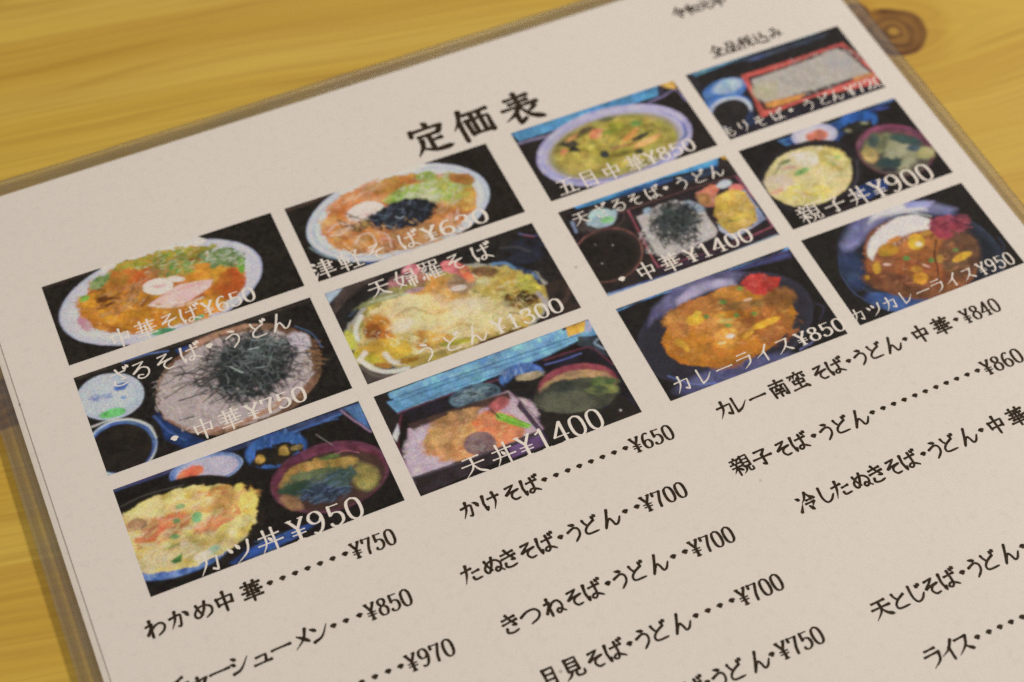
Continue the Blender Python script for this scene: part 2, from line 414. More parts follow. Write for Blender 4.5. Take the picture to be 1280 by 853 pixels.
# ---------------------------------------------------------------- brush lettering
# every character is a list of strokes in a 100 x 100 box (y down):
#  h/v straight strokes, p tapering sweep, n swelling sweep, d dot, u upward flick, c curve
GLYPH = {}
for row in """
わ v30,10,30,92;h10,34,40,28,12,74;c24,62,50,40,74,36,88,52,80,74,54,90
か c12,38,40,33,58,32,60,44,52,84,40,82;p40,12,34,50,12,88;d72,24,86,34,92,50
め c26,22,34,52,46,76;c66,14,56,50,34,80,16,78,14,58,36,36,66,34,88,50,84,76,58,92
け v20,12,14,50,20,88,28,72;h38,36,90,32;p68,10,70,56,52,94
そ h26,20,68,14,20,54;c20,54,50,46,84,42;c78,43,52,52,42,70,54,88,78,86
は v18,12,13,50,20,90,26,72;h36,34,86,30;c62,12,64,50,62,76,50,88,38,80,50,68,70,74,90,88
た h8,34,54,28;p36,8,28,50,10,92;h54,50,86,46;c52,72,58,86,90,84
ぬ c22,22,30,50,44,76;c58,14,48,48,28,80,14,72,16,52,40,32,70,32,88,52,82,78,66,88,58,78,70,68,94,92
き h20,26,78,20;h16,46,82,38;c42,6,56,36,74,62,56,58;c28,68,26,86,50,92,76,86
う d38,8,64,18;c22,42,56,30,74,42,70,70,42,96
と c30,12,34,28,42,42;c80,28,44,46,26,66,34,84,84,84
ん c50,6,32,50,12,92,34,60,46,52,54,68,60,88,76,84,94,58
つ c6,44,40,28,74,28,90,48,78,72,40,88
ね v30,8,30,92;h12,30,38,26,10,74;c20,62,48,34,72,30,84,48,82,72,66,88,56,78,68,68,94,88
し c32,8,28,60,40,88,64,84,86,60
さ h18,32,82,25;c44,8,58,40,76,64,56,60;c28,64,28,84,52,92,78,86
る h28,16,72,12,20,58;c20,58,56,38,82,50,80,76,58,92,36,86,38,72,58,76
も c44,6,38,60,48,88,72,86,84,62;h20,34,72,30;h16,56,70,52
り v28,14,26,52,36,56;p70,8,74,50,46,94
み c26,20,56,16,30,74,14,78,12,62,40,56,92,74;p74,40,70,70,52,94
カ h12,36,82,30,74,86,58,76;p44,6,40,50,12,92
チ p76,10,50,20,22,26;h6,48,94,42;p52,22,52,60,26,94
ャ h20,58,82,48,66,68;v42,38,54,94
ー h8,52,20,50,92,48
シ d20,16,38,28;d12,40,30,52;u14,88,50,76,90,28
ュ h26,54,70,50,64,82;h12,86,88,83
メ p74,10,54,54,12,90;d28,32,52,50,76,72
ン d14,22,38,38;u16,88,56,72,90,24
レ c28,8,28,50,28,86;u28,86,56,74,88,42
ラ h26,14,76,12;h14,38,84,34;p84,34,72,70,32,96
イ p78,8,48,44,8,64;v54,38,54,94
ス h20,20,76,17;p76,17,56,56,10,90;n52,54,70,72,90,86
ツ d12,24,24,44;d42,18,52,38;p88,16,76,60,30,94
・ c50,48,50,52
中 v16,30,20,68;h16,32,84,28,80,64;h20,62,80,60;v50,4,50,98
華 h8,18,92,16;v32,4,34,28;v66,4,64,28;h20,34,82,32;h6,52,94,50;v32,34,32,66;v68,34,68,66;h22,66,78,64;h8,80,92,78;v50,28,50,100
定 d48,2,56,14;v14,20,11,36;h14,22,88,20,78,36;h26,42,76,40;v50,42,50,84;h50,60,76,58;p30,54,26,72,8,96;n24,76,54,90,96,90
価 p30,4,20,34,2,56;v20,38,20,98;h36,18,96,15;v54,18,54,80;v74,18,74,80;v38,38,40,84;h38,38,92,36,90,84;h40,81,88,80
表 h22,16,80,13;h28,30,74,28;h6,44,94,41;v50,2,50,44;p46,46,30,64,4,78;v34,62,34,94,52,82;p84,52,74,60,60,66;n50,46,66,76,98,94
令 p50,2,32,28,4,48;n50,4,68,28,96,46;h36,40,64,40;h26,58,76,56;p76,56,56,78;d40,70,60,94
和 p46,8,14,20;h4,36,52,34;v30,16,30,96;p30,38,4,72;d32,44,52,62;v60,34,60,84;h60,34,92,32,90,82;h60,78,88,76
元 h26,18,76,16;h6,42,94,40;p38,42,34,72,6,94;c62,42,62,84,76,88,92,84,94,66
年 p32,2,10,36;h26,22,86,20;h24,44,78,42;v26,44,26,64;h4,66,96,64;v54,22,54,100
全 p50,2,32,28,4,46;n50,4,68,28,96,44;h28,48,72,46;h32,66,68,64;v50,48,50,88;h10,90,90,88
品 v30,8,30,38;h30,8,70,8,70,38;h30,36,70,36;v8,54,8,92;h8,54,42,54,42,92;h8,88,42,88;v58,54,58,92;h58,54,94,54,94,92;h58,88,94,88
税 p40,6,12,16;h4,32,46,30;v26,14,26,96;p26,34,4,66;d28,40,44,58;d58,4,66,18;p88,2,78,18;v58,24,58,46;h58,24,88,24,88,46;h58,46,88,46;p66,48,60,76,44,94;c76,48,76,84,86,88,96,84,96,70
込 d10,10,24,24;h4,46,24,42,14,74;n4,82,40,92,98,92;p60,12,52,44,34,74;n58,18,68,48,94,72
五 h14,14,86,12;v46,14,36,88;h20,46,72,44,68,88;h4,90,96,88
目 v24,8,24,96;h24,9,78,7,78,94;h26,34,76,34;h26,60,76,60;h24,88,76,88
月 p34,8,34,60,14,96;h34,10,78,8,76,90,64,82;h36,34,76,34;h36,58,76,58
見 v28,4,28,62;h28,6,76,4,76,62;h30,24,74,24;h30,42,74,42;h28,61,76,61;p42,62,32,80,6,96;c60,62,60,84,72,90,92,88,96,70
南 h12,18,88,16;v50,2,50,34;v14,36,18,96;h16,36,86,34,86,92,74,86;d36,42,42,54;p66,42,58,54;h30,59,70,57;h28,74,72,72;v50,56,50,96
蛮 h8,13,92,11;v50,0,50,12;p38,14,32,36;v60,14,60,38;p22,20,8,36;d78,20,92,36;v24,44,26,64;h24,44,78,43,76,62;h26,62,76,61;v50,34,50,88;h8,92,78,86;d76,76,92,96
津 d10,8,24,20;d4,36,20,46;u6,90,26,60;h40,16,84,14,82,44;h30,30,96,28;h40,44,82,44;h38,58,88,56;h28,74,98,72;v60,2,60,98
軽 h6,18,46,16;v10,30,12,60;h10,30,44,30,42,60;h12,45,42,45;h12,60,42,60;h2,76,50,74;v27,4,27,98;h56,12,90,10;p90,10,74,34,52,46;n62,20,78,34,98,44;h60,64,92,62;v76,46,76,92;h52,93,98,91
天 h18,18,82,16;h6,46,94,44;p50,18,46,60,6,96;n50,48,66,76,96,94
婦 c24,4,10,56,40,86;p40,34,30,66,4,94;h2,36,46,34;h56,10,88,8,86,40;h56,25,86,25;h52,40,88,40;h50,52,94,50,90,62;v58,66,58,90;h58,66,88,64,86,88;v72,48,72,100
羅 v12,4,12,26;h12,4,90,4,88,26;h12,26,88,26;v36,4,36,26;v62,4,62,26;c28,32,14,44,34,46;p38,36,12,60;v28,60,28,96;d16,68,10,86;d38,66,46,80;p60,30,46,54;v56,46,56,96;h56,46,96,44;h56,62,92,60;h56,78,92,76;h56,94,98,92;v74,34,74,94
丼 p34,6,34,60,12,96;v66,4,66,98;h12,32,88,30;h4,62,96,60;d46,40,56,54
親 d26,2,30,12;h6,16,50,14;d16,20,20,32;p40,20,34,32;h2,36,54,34;h4,54,52,52;v28,38,28,98;p28,56,4,82;d30,58,50,76;v60,6,60,62;h60,8,92,6,92,62;h60,25,92,25;h60,43,92,43;h60,61,92,61;p68,62,64,82,46,96;c80,62,80,84,86,90,98,88,98,72
子 h22,16,76,13,52,38;v52,38,54,90,40,82;h4,53,96,50
冷 d8,16,24,28;u6,88,28,52;p62,2,48,30,28,48;n62,4,76,28,98,44;h52,42,76,40;h42,58,84,56;p84,56,68,78;d52,70,68,94
0 c25,6,12,14,6,34,6,66,12,86,25,94,38,86,44,66,44,34,38,14,25,6
1 v26,6,26,94;h12,94,40,94;p26,6,22,14,10,22
2 c8,26,14,10,27,6,40,14,42,30,32,52,8,93;h8,91,44,91;v44,92,46,76
3 c8,22,16,8,28,6,40,14,40,32,32,44,20,47;c20,47,36,50,44,62,42,82,26,94,12,90,6,78
4 p34,6,2,66;h2,66,48,66;v35,6,35,94;h22,94,46,94
5 v12,8,11,46;h12,9,42,9;c11,46,22,38,38,44,44,62,40,82,24,94,10,90,6,80
6 c40,12,30,6,16,18,7,46,8,76,16,91,26,94,38,88,44,70,38,52,26,46,14,52,8,64
7 h7,10,44,10;c44,10,34,40,27,64,24,94;v7,8,7,26
8 c25,6,13,12,10,26,16,38,25,45,34,38,40,26,37,12,25,6;c25,45,12,52,6,68,12,88,25,94,38,88,44,68,38,52,25,45
9 c10,88,20,94,34,82,43,54,42,24,34,9,24,6,12,12,6,30,12,48,24,54,36,48,42,36
¥ v6,8,25,48;p46,8,25,48;v25,46,25,94;h6,56,44,56;h6,70,44,70;h0,8,15,8;h36,8,50,8;h15,94,35,94
""".strip().splitlines():
    ch, body = row.split(' ', 1)
    GLYPH[ch] = [(s.strip()[0], [float(t) for t in s.strip()[1:].split(',')]) for s in body.split(';')]
VOICED = {'ば': ('は', 76, 4), 'ど': ('と', 74, 6), 'ざ': ('さ', 78, 4), 'じ': ('し', 62, 14)}
for k, (b, x, y) in VOICED.items():
    GLYPH[k] = GLYPH[b] + [('d', [x, y, x + 8, y + 14]), ('d', [x + 12, y - 4, x + 20, y + 8])]

def spline(p, sub):
    p = np.array(p, float).reshape(-1, 2)
    if len(p) < 3 or sub < 2:
        return p
    q = np.vstack([2 * p[0] - p[1], p, 2 * p[-1] - p[-2]])
    out = []
    for i in range(len(p) - 1):
        a, b, c, d = q[i], q[i + 1], q[i + 2], q[i + 3]
        for k in range(sub):
            t = k / sub
            out.append(0.5 * ((2 * b) + (c - a) * t + (2 * a - 5 * b + 4 * c - d) * t * t + (3 * b - a - 3 * c + d) * t ** 3))
    out.append(p[-1])
    return np.array(out)

PROFILE = {'h': ([0, .12, .5, .85, 1], [1.0, .85, .72, .95, 1.15]),
           'v': ([0, .12, .5, .9, 1], [1.25, 1.0, .92, 1.0, .85]),
           'p': ([0, .15, .5, 1], [1.2, 1.0, .85, .25]),
           'n': ([0, .3, .75, .9, 1], [.55, .8, 1.35, 1.1, .25]),
           'd': ([0, .3, .75, 1], [.45, 1.0, 1.35, .8]),
           'u': ([0, .2, 1], [1.2, 1.0, .3]),
           'c': ([0, .1, .5, .9, 1], [1.05, .95, .8, .85, .6]),
           'o': ([0, 1], [1, 1])}

def stroke_mesh(kind, pts, wid, style, vs, fs, tf, z):
    """ribbon with rounded ends; style 'brush', 'thin' or 'serif' sets how the nib swells"""
    P = spline(pts, 6 if kind in 'cpnuo' else 1)
    if kind in 'hv' and len(P) >= 2:                       # subdivide straight runs so the nib can swell
        Q = []
        for a, b in zip(P[:-1], P[1:]):
            Q += [a + (b - a) * t for t in (0, .12, .5, .88)]
        P = np.array(Q + [P[-1]])
    elif kind == 'd':
        P = np.array([P[0] + (P[-1] - P[0]) * t for t in (0, .3, .75, 1)]) if len(P) == 2 else spline(P.ravel(), 4)
    seg = np.diff(P, axis=0); L = np.hypot(seg[:, 0], seg[:, 1]) + 1e-9
    s = np.concatenate([[0], np.cumsum(L)]); s /= s[-1]
    T = np.vstack([seg[:1] / L[0], (seg[:-1] / L[:-1, None] + seg[1:] / L[1:, None]) / 2, seg[-1:] / L[-1]]) if len(seg) > 1 else np.vstack([seg / L[:, None]] * 2)
    T /= (np.hypot(T[:, 0], T[:, 1])[:, None] + 1e-9)
    if kind == 'd' and style == 'thin': wid = wid * 1.25
    if style == 'serif':
        W = wid * (0.52 + 0.48 * np.abs(T[:, 1]) ** 1.3)
    elif style == 'thin':
        W = wid * np.interp(s, *PROFILE[kind]) * (0.72 + 0.35 * np.abs(T[:, 1]))
    else:
        W = wid * np.interp(s, *PROFILE[kind]) * (0.92 + 0.10 * np.abs(T[:, 1]))
    W = W / 2
    N = np.stack([-T[:, 1], T[:, 0]], 1)
    b = len(vs)
    for i in range(len(P)):
        for sg in (1, -1):
            X, Y = tf(*(P[i] + sg * N[i] * W[i]))
            vs.append((X, Y, z + i * 2e-8))
    for i in range(len(P) - 1):
        a = b + 2 * i
        fs.append((a, a + 1, a + 3, a + 2))
    for end in (0, -1):
        c = P[end]; t = T[end] * (1 if end else -1); nn = N[end]; w = W[end]
        k0 = len(vs)
        for k in range(7):
            a = math.pi * k / 6
            X, Y = tf(*(c + nn * w * math.cos(a) + t * w * math.sin(a) * 0.8))
            vs.append((X, Y, z + (0 if end == 0 else (len(P) - 1) * 2e-8)))
        f = tuple(range(k0, k0 + 7))
        fs.append(f)

def letter_line(name, text, places, y, em, style, wid, mat, z0, parent, shear=0.0, digit=1.0, dot=1.0):
    """places: centre x of every character in sheet units; y: centre line; em: character size"""
    vs, fs = [], []
    nd = [p for c, p in zip(text, places) if c in '0123456789¥']
    pitch = (nd[-1] - nd[0]) / (len(nd) - 1) if len(nd) > 1 else 0.0
    rng = np.random.default_rng(abs(hash_text(text + name)) % 100000)
    for ch, cx in zip(text, places):
        isd = ch in '0123456789¥'
        strokes = GLYPH[ch]
        hx = 25.0 if isd else 50.0
        sc = em / 100.0
        sy = sc * (digit if isd else 1.0); sx = (pitch * 0.0176 if isd else sc)
        jx, jy = (rng.random(2) - 0.5) * 0.3
        def tf(px, py, cx=cx, sx=sx, sy=sy, hx=hx, jx=jx, jy=jy):
            return ((cx + (px + jx - hx) * sx) * U, -(y + (py + jy - 50) * sy - (px - hx) * sx * shear) * U)
        st = 'serif' if isd else style
        w = wid * (0.98 if isd and style == 'brush' else 1.0) * (1.15 if isd and style == 'thin' else 1.0)
        if isd: w /= digit ** 0.5
        for k, (kind, pts) in enumerate(strokes):
            ww = w * (1.0 if ch != '・' else (1.75 * dot if style == 'brush' else 3.6))
            if isd and kind in 'hv' and style != 'brush' and kind == 'h': ww = w * 0.9
            if ch == '¥': ww *= 1.05
            nst = len(strokes)
            if not isd and nst > 9: ww *= max(0.62, 1 - 0.026 * (nst - 9))
            stroke_mesh('o' if isd and kind == 'c' else kind, pts, ww, st if ch != '・' else 'brush', vs, fs, tf, z0 + k * 2.5e-6)
    o = mesh_obj(name, vs, fs, mat, parent)
    return o

def hash_text(t):
    h = 7
    for c in t: h = (h * 131 + ord(c)) & 0xffffff
    return h

INK = ink_material('black_toner', (0.022, 0.0150, 0.0085), 2.6)
WHITE = ink_material('unprinted_white_lettering', (0.86, 0.85, 0.83), 0.96)

# ---------------------------------------------------------------- printed dish pictures
TINT = np.array([0.84, 0.72, 0.58])
def ink_rgb(h):
    d = np.array([int(h[i:i + 2], 16) / 255 for i in (0, 2, 4)])
    L = d @ np.array([0.30, 0.59, 0.11])
    d = L + (d - L) * 0.90                       # office printer inks are a little dull
    d[2] -= 0.16 * max(0.0, d[2] - max(d[0], d[1]))
    c = lin(np.clip(d * 1.03, 0, 1)) / TINT
    return np.clip(c, 0.008, 0.82)

def value_noise(shape, cell, rng, octaves=3):
    h, w = shape
    out = np.zeros(shape); amp = 1.0; tot = 0
    for o in range(octaves):
        c = max(1.3, cell / 2 ** o)
        gh, gw = int(h / c) + 3, int(w / c) + 3
        g = rng.random((gh, gw))
        yy = np.arange(h) / c; xx = np.arange(w) / c
        y0 = yy.astype(int); x0 = xx.astype(int)
        fy = yy - y0; fx = xx - x0
        fy = (fy * fy * (3 - 2 * fy))[:, None]; fx = (fx * fx * (3 - 2 * fx))[None, :]
        a = g[np.ix_(y0, x0)]; b = g[np.ix_(y0, x0 + 1)]; c1 = g[np.ix_(y0 + 1, x0)]; d = g[np.ix_(y0 + 1, x0 + 1)]
        out += amp * ((a * (1 - fx) + b * fx) * (1 - fy) + (c1 * (1 - fx) + d * fx) * fy)
        tot += amp; amp *= 0.6
    return out / tot

CELL = 0.15                                   # mm between ink samples
def sm(d, soft):
    return np.clip(d / max(soft, CELL * 0.8) + 0.5, 0, 1)

def paint(w, h, ops, seed):
    """lay the inks of one picture down in order; w, h and all shapes in mm from its corner"""
    nx, ny = int(w / CELL) + 1, int(h / CELL) + 1
    X, Y = np.meshgrid(np.linspace(0, w, nx), np.linspace(0, h, ny))
    rng = np.random.default_rng(seed)
    NZ = {k: np.clip((value_noise(X.shape, c, rng, 4) - 0.5) * 2.6 + 0.5, 0, 1) for k, c in ((1, 60), (2, 26), (3, 12), (4, 6))}
    # hand-wobble: nothing in the pictures has a ruled outline
    def wv(cell, amp):
        return (value_noise(X.shape, cell, rng, 2) - 0.5) * 2 * amp
    X0, Y0 = X, Y
    X = X + wv(7, 0.09) + wv(26, 0.05); Y = Y + wv(7, 0.09) + wv(26, 0.05)
    img = np.zeros(X.shape + (3,))
    def put(sl, mask, col):
        img[sl] = img[sl] * (1 - mask[..., None]) + col * mask[..., None]
    def window(x0, x1, y0, y1):
        a = max(0, int(y0 / h * (ny - 1)) - 1); b = min(ny, int(y1 / h * (ny - 1)) + 3)
        c = max(0, int(x0 / w * (nx - 1)) - 1); d = min(nx, int(x1 / w * (nx - 1)) + 3)
        return (slice(a, b), slice(c, d)) if a < b and c < d else None
    def line(pts, wd, soft, col, al):
        m = wd / 2 + soft
        sl = window(pts[:, 0].min() - m, pts[:, 0].max() + m, pts[:, 1].min() - m, pts[:, 1].max() + m)
        if sl is None: return
        x, y = X[sl], Y[sl]; best = np.full(x.shape, 1e9)
        for a, b in zip(pts[:-1], pts[1:]):
            d = b - a; t = np.clip(((x - a[0]) * d[0] + (y - a[1]) * d[1]) / (d @ d + 1e-9), 0, 1)
            best = np.minimum(best, (x - a[0] - t * d[0]) ** 2 + (y - a[1] - t * d[1]) ** 2)
        put(sl, sm(wd / 2 - np.sqrt(best), soft) * al, col)
    for op in ops:
        k, al = op[0], op[1]
        if k == 'B':
            n = NZ[4][..., None]
            img[:] = (ink_rgb(op[2]) * (1 - n) + ink_rgb(op[3]) * n) * 0.62
        elif k in 'ER':
            cx, cy, a, b, c, d = op[2:8]
            det = abs(a * d - b * c); r = 1 / math.sqrt(det)
            inv = np.linalg.inv(np.array([[a, b], [c, d]]))
            ex = math.hypot(inv[0, 0], inv[0, 1]) * 1.35 + op[8] + 1; ey = math.hypot(inv[1, 0], inv[1, 1]) * 1.35 + op[8] + 1
            sl = window(cx - ex, cx + ex, cy - ey, cy + ey)
            if sl is None: continue
            dx, dy = X[sl] - cx, Y[sl] - cy
            dd = np.hypot(a * dx + b * dy, c * dx + d * dy)
            if k == 'E':
                soft, wob, c1, c2, nf = op[8:13]
                n = NZ[nf][sl]
                dist = (1 - dd + wob * 1.3 * (NZ[3][sl] - 0.5) + wob * 0.5 * (NZ[4][sl] - 0.5)) * r
                col = ink_rgb(c1) * (1 - n[..., None]) + ink_rgb(c2) * n[..., None]
                put(sl, sm(dist, soft) * al, col)
            else:
                wd, soft, c1 = op[8:11]
                put(sl, sm(wd / 2 - np.abs(dd - 1) * r, soft) * al, ink_rgb(c1))
        elif k == 'F':
            soft, wob, c1, c2, nf, pts = op[2:8]
            p = np.array(pts).reshape(-1, 2)
            m = soft + 0.5
            sl = window(p[:, 0].min() - m, p[:, 0].max() + m, p[:, 1].min() - m, p[:, 1].max() + m)
            if sl is None: continue
            x, y = X[sl], Y[sl]; ins = np.zeros(x.shape, bool); best = np.full(x.shape, 1e9)
            for a, b in zip(p, np.roll(p, -1, axis=0)):
                d = b - a; t = np.clip(((x - a[0]) * d[0] + (y - a[1]) * d[1]) / (d @ d + 1e-9), 0, 1)
                best = np.minimum(best, (x - a[0] - t * d[0]) ** 2 + (y - a[1] - t * d[1]) ** 2)
                cr = (a[1] > y) != (b[1] > y)
                if abs(b[1] - a[1]) > 1e-9:
                    ins ^= cr & (x < (b[0] - a[0]) * (y - a[1]) / (b[1] - a[1]) + a[0])
            sd = np.sqrt(best) * np.where(ins, 1, -1)
            n = NZ[nf][sl]
            col = ink_rgb(c1) * (1 - n[..., None]) + ink_rgb(c2) * n[..., None]
            put(sl, sm(sd, soft) * al, col)
        elif k == 'L':
            wd, soft, c1, pts = op[2:6]
            line(spline(pts, 5), wd, soft, ink_rgb(c1), al)
        elif k == 'S':
            cx, cy, a, b, c, d, n, ln, lv, dr, dv, wd, c1, c2, sd = op[2:17]
            q = np.random.default_rng(sd)
            inv = np.linalg.inv(np.array([[a, b], [c, d]]))
            A, B = ink_rgb(c1), ink_rgb(c2)
            for _ in range(n):
                rr = math.sqrt(q.random()); th = q.random() * 6.283
                o = inv @ np.array([rr * math.cos(th), rr * math.sin(th)])
                g = math.radians(dr + (q.random() - 0.5) * 2 * dv)
                l = max(0.1, ln + (q.random() - 0.5) * 2 * lv) / 2
                px, py = cx + o[0], cy + o[1]
                bend = (q.random() - 0.5) * l * 0.6
                ux, uy = math.cos(g) * l, math.sin(g) * l
                pts = np.array([[px - ux, py - uy], [px - uy / l * bend, py + ux / l * bend], [px + ux, py + uy]])
                t = q.random()
                line(pts, wd * (0.6 + 0.6 * q.random()), wd * 0.5, A * (1 - t) + B * t, 0.38 + 0.4 * q.random())
    def soften(a, n):
        for _ in range(n):
            p = np.pad(a, ((1, 1), (1, 1), (0, 0)), mode='edge')
            a = (p[:-2, 1:-1] + p[2:, 1:-1] + p[1:-1, :-2] + p[1:-1, 2:] + 2 * a) / 6
        return a
    soft = soften(img, 7)
    img = 0.78 * soften(img, 1) + 0.22 * soft     # a printer spreads its ink a little
    # tone breakup inside the food, then dither grain
    lum = img.mean(-1)
    chroma = (img.max(-1) - img.min(-1)) / (img.max(-1) + 1e-6)
    busy = np.clip((chroma - 0.25) * 2.5, 0, 1) * np.clip(lum * 12, 0, 1)
    t = (value_noise(X.shape, 12, rng, 3) - 0.5) * 1.5 + (value_noise(X.shape, 30, rng, 2) - 0.5) * 1.1
    img = img * np.exp(t * 0.60 * busy)[..., None]
    tw = np.stack([value_noise(X.shape, 14, rng, 3) - 0.5 for _ in range(3)], -1)
    img = img * np.exp(tw * 0.5 * np.array([0.4, 0.45, 0.8]) * (0.25 + 0.75 * busy[..., None]))
    gr = np.stack([value_noise(X.shape, 2.4, rng, 2) - 0.5 for _ in range(3)], -1)
    img = img * np.exp(gr * np.array([.22, .22, .28])) + np.abs(gr) * 0.010
    X, Y = X0, Y0
    g = rng.normal(0, 1, X.shape)[..., None] * 0.055 + rng.normal(0, 1, img.shape) * 0.05
    img = img * (1 + g) + rng.normal(0, 1, img.shape) * 0.0016
    return X, Y, np.clip(img, 0.006, 0.85)

PICTURE = print_material()
def dish_photo(rect, ops, label, seed):
    x0, x1, y0, y1 = rect
    w, h = (x1 - x0) * U * 1000, (y1 - y0) * U * 1000
    X, Y, img = paint(w, h, ops, seed)
    ny, nx = X.shape
    co = np.zeros((ny * nx, 3), np.float32)
    co[:, 0] = x0 * U + X.ravel() * MM
    co[:, 1] = -y0 * U - Y.ravel() * MM
    co[:, 2] = 12e-6
    i = np.arange((ny - 1) * (nx - 1)); r, c = i // (nx - 1), i % (nx - 1); a = r * nx + c
    quads = np.stack([a, a + nx, a + nx + 1, a + 1], 1).astype(np.int32)
    me = bpy.data.meshes.new('dish_photo')
    me.vertices.add(len(co)); me.vertices.foreach_set('co', co.ravel())
    me.loops.add(quads.size); me.loops.foreach_set('vertex_index', quads.ravel())
    me.polygons.add(len(quads)); me.polygons.foreach_set('loop_start', np.arange(0, quads.size, 4, dtype=np.int32))
    me.update(calc_edges=True)
    at = me.attributes.new('ink', 'FLOAT_COLOR', 'POINT')
    rgba = np.ones((ny * nx, 4), np.float32); rgba[:, :3] = img.reshape(-1, 3)
    at.data.foreach_set('color', rgba.ravel())
    me.materials.append(PICTURE)
    o = bpy.data.objects.new('dish_photo', me)
    scene.collection.objects.link(o); o.parent = menu
    tag(o, 'printed photo of ' + label)
    return o

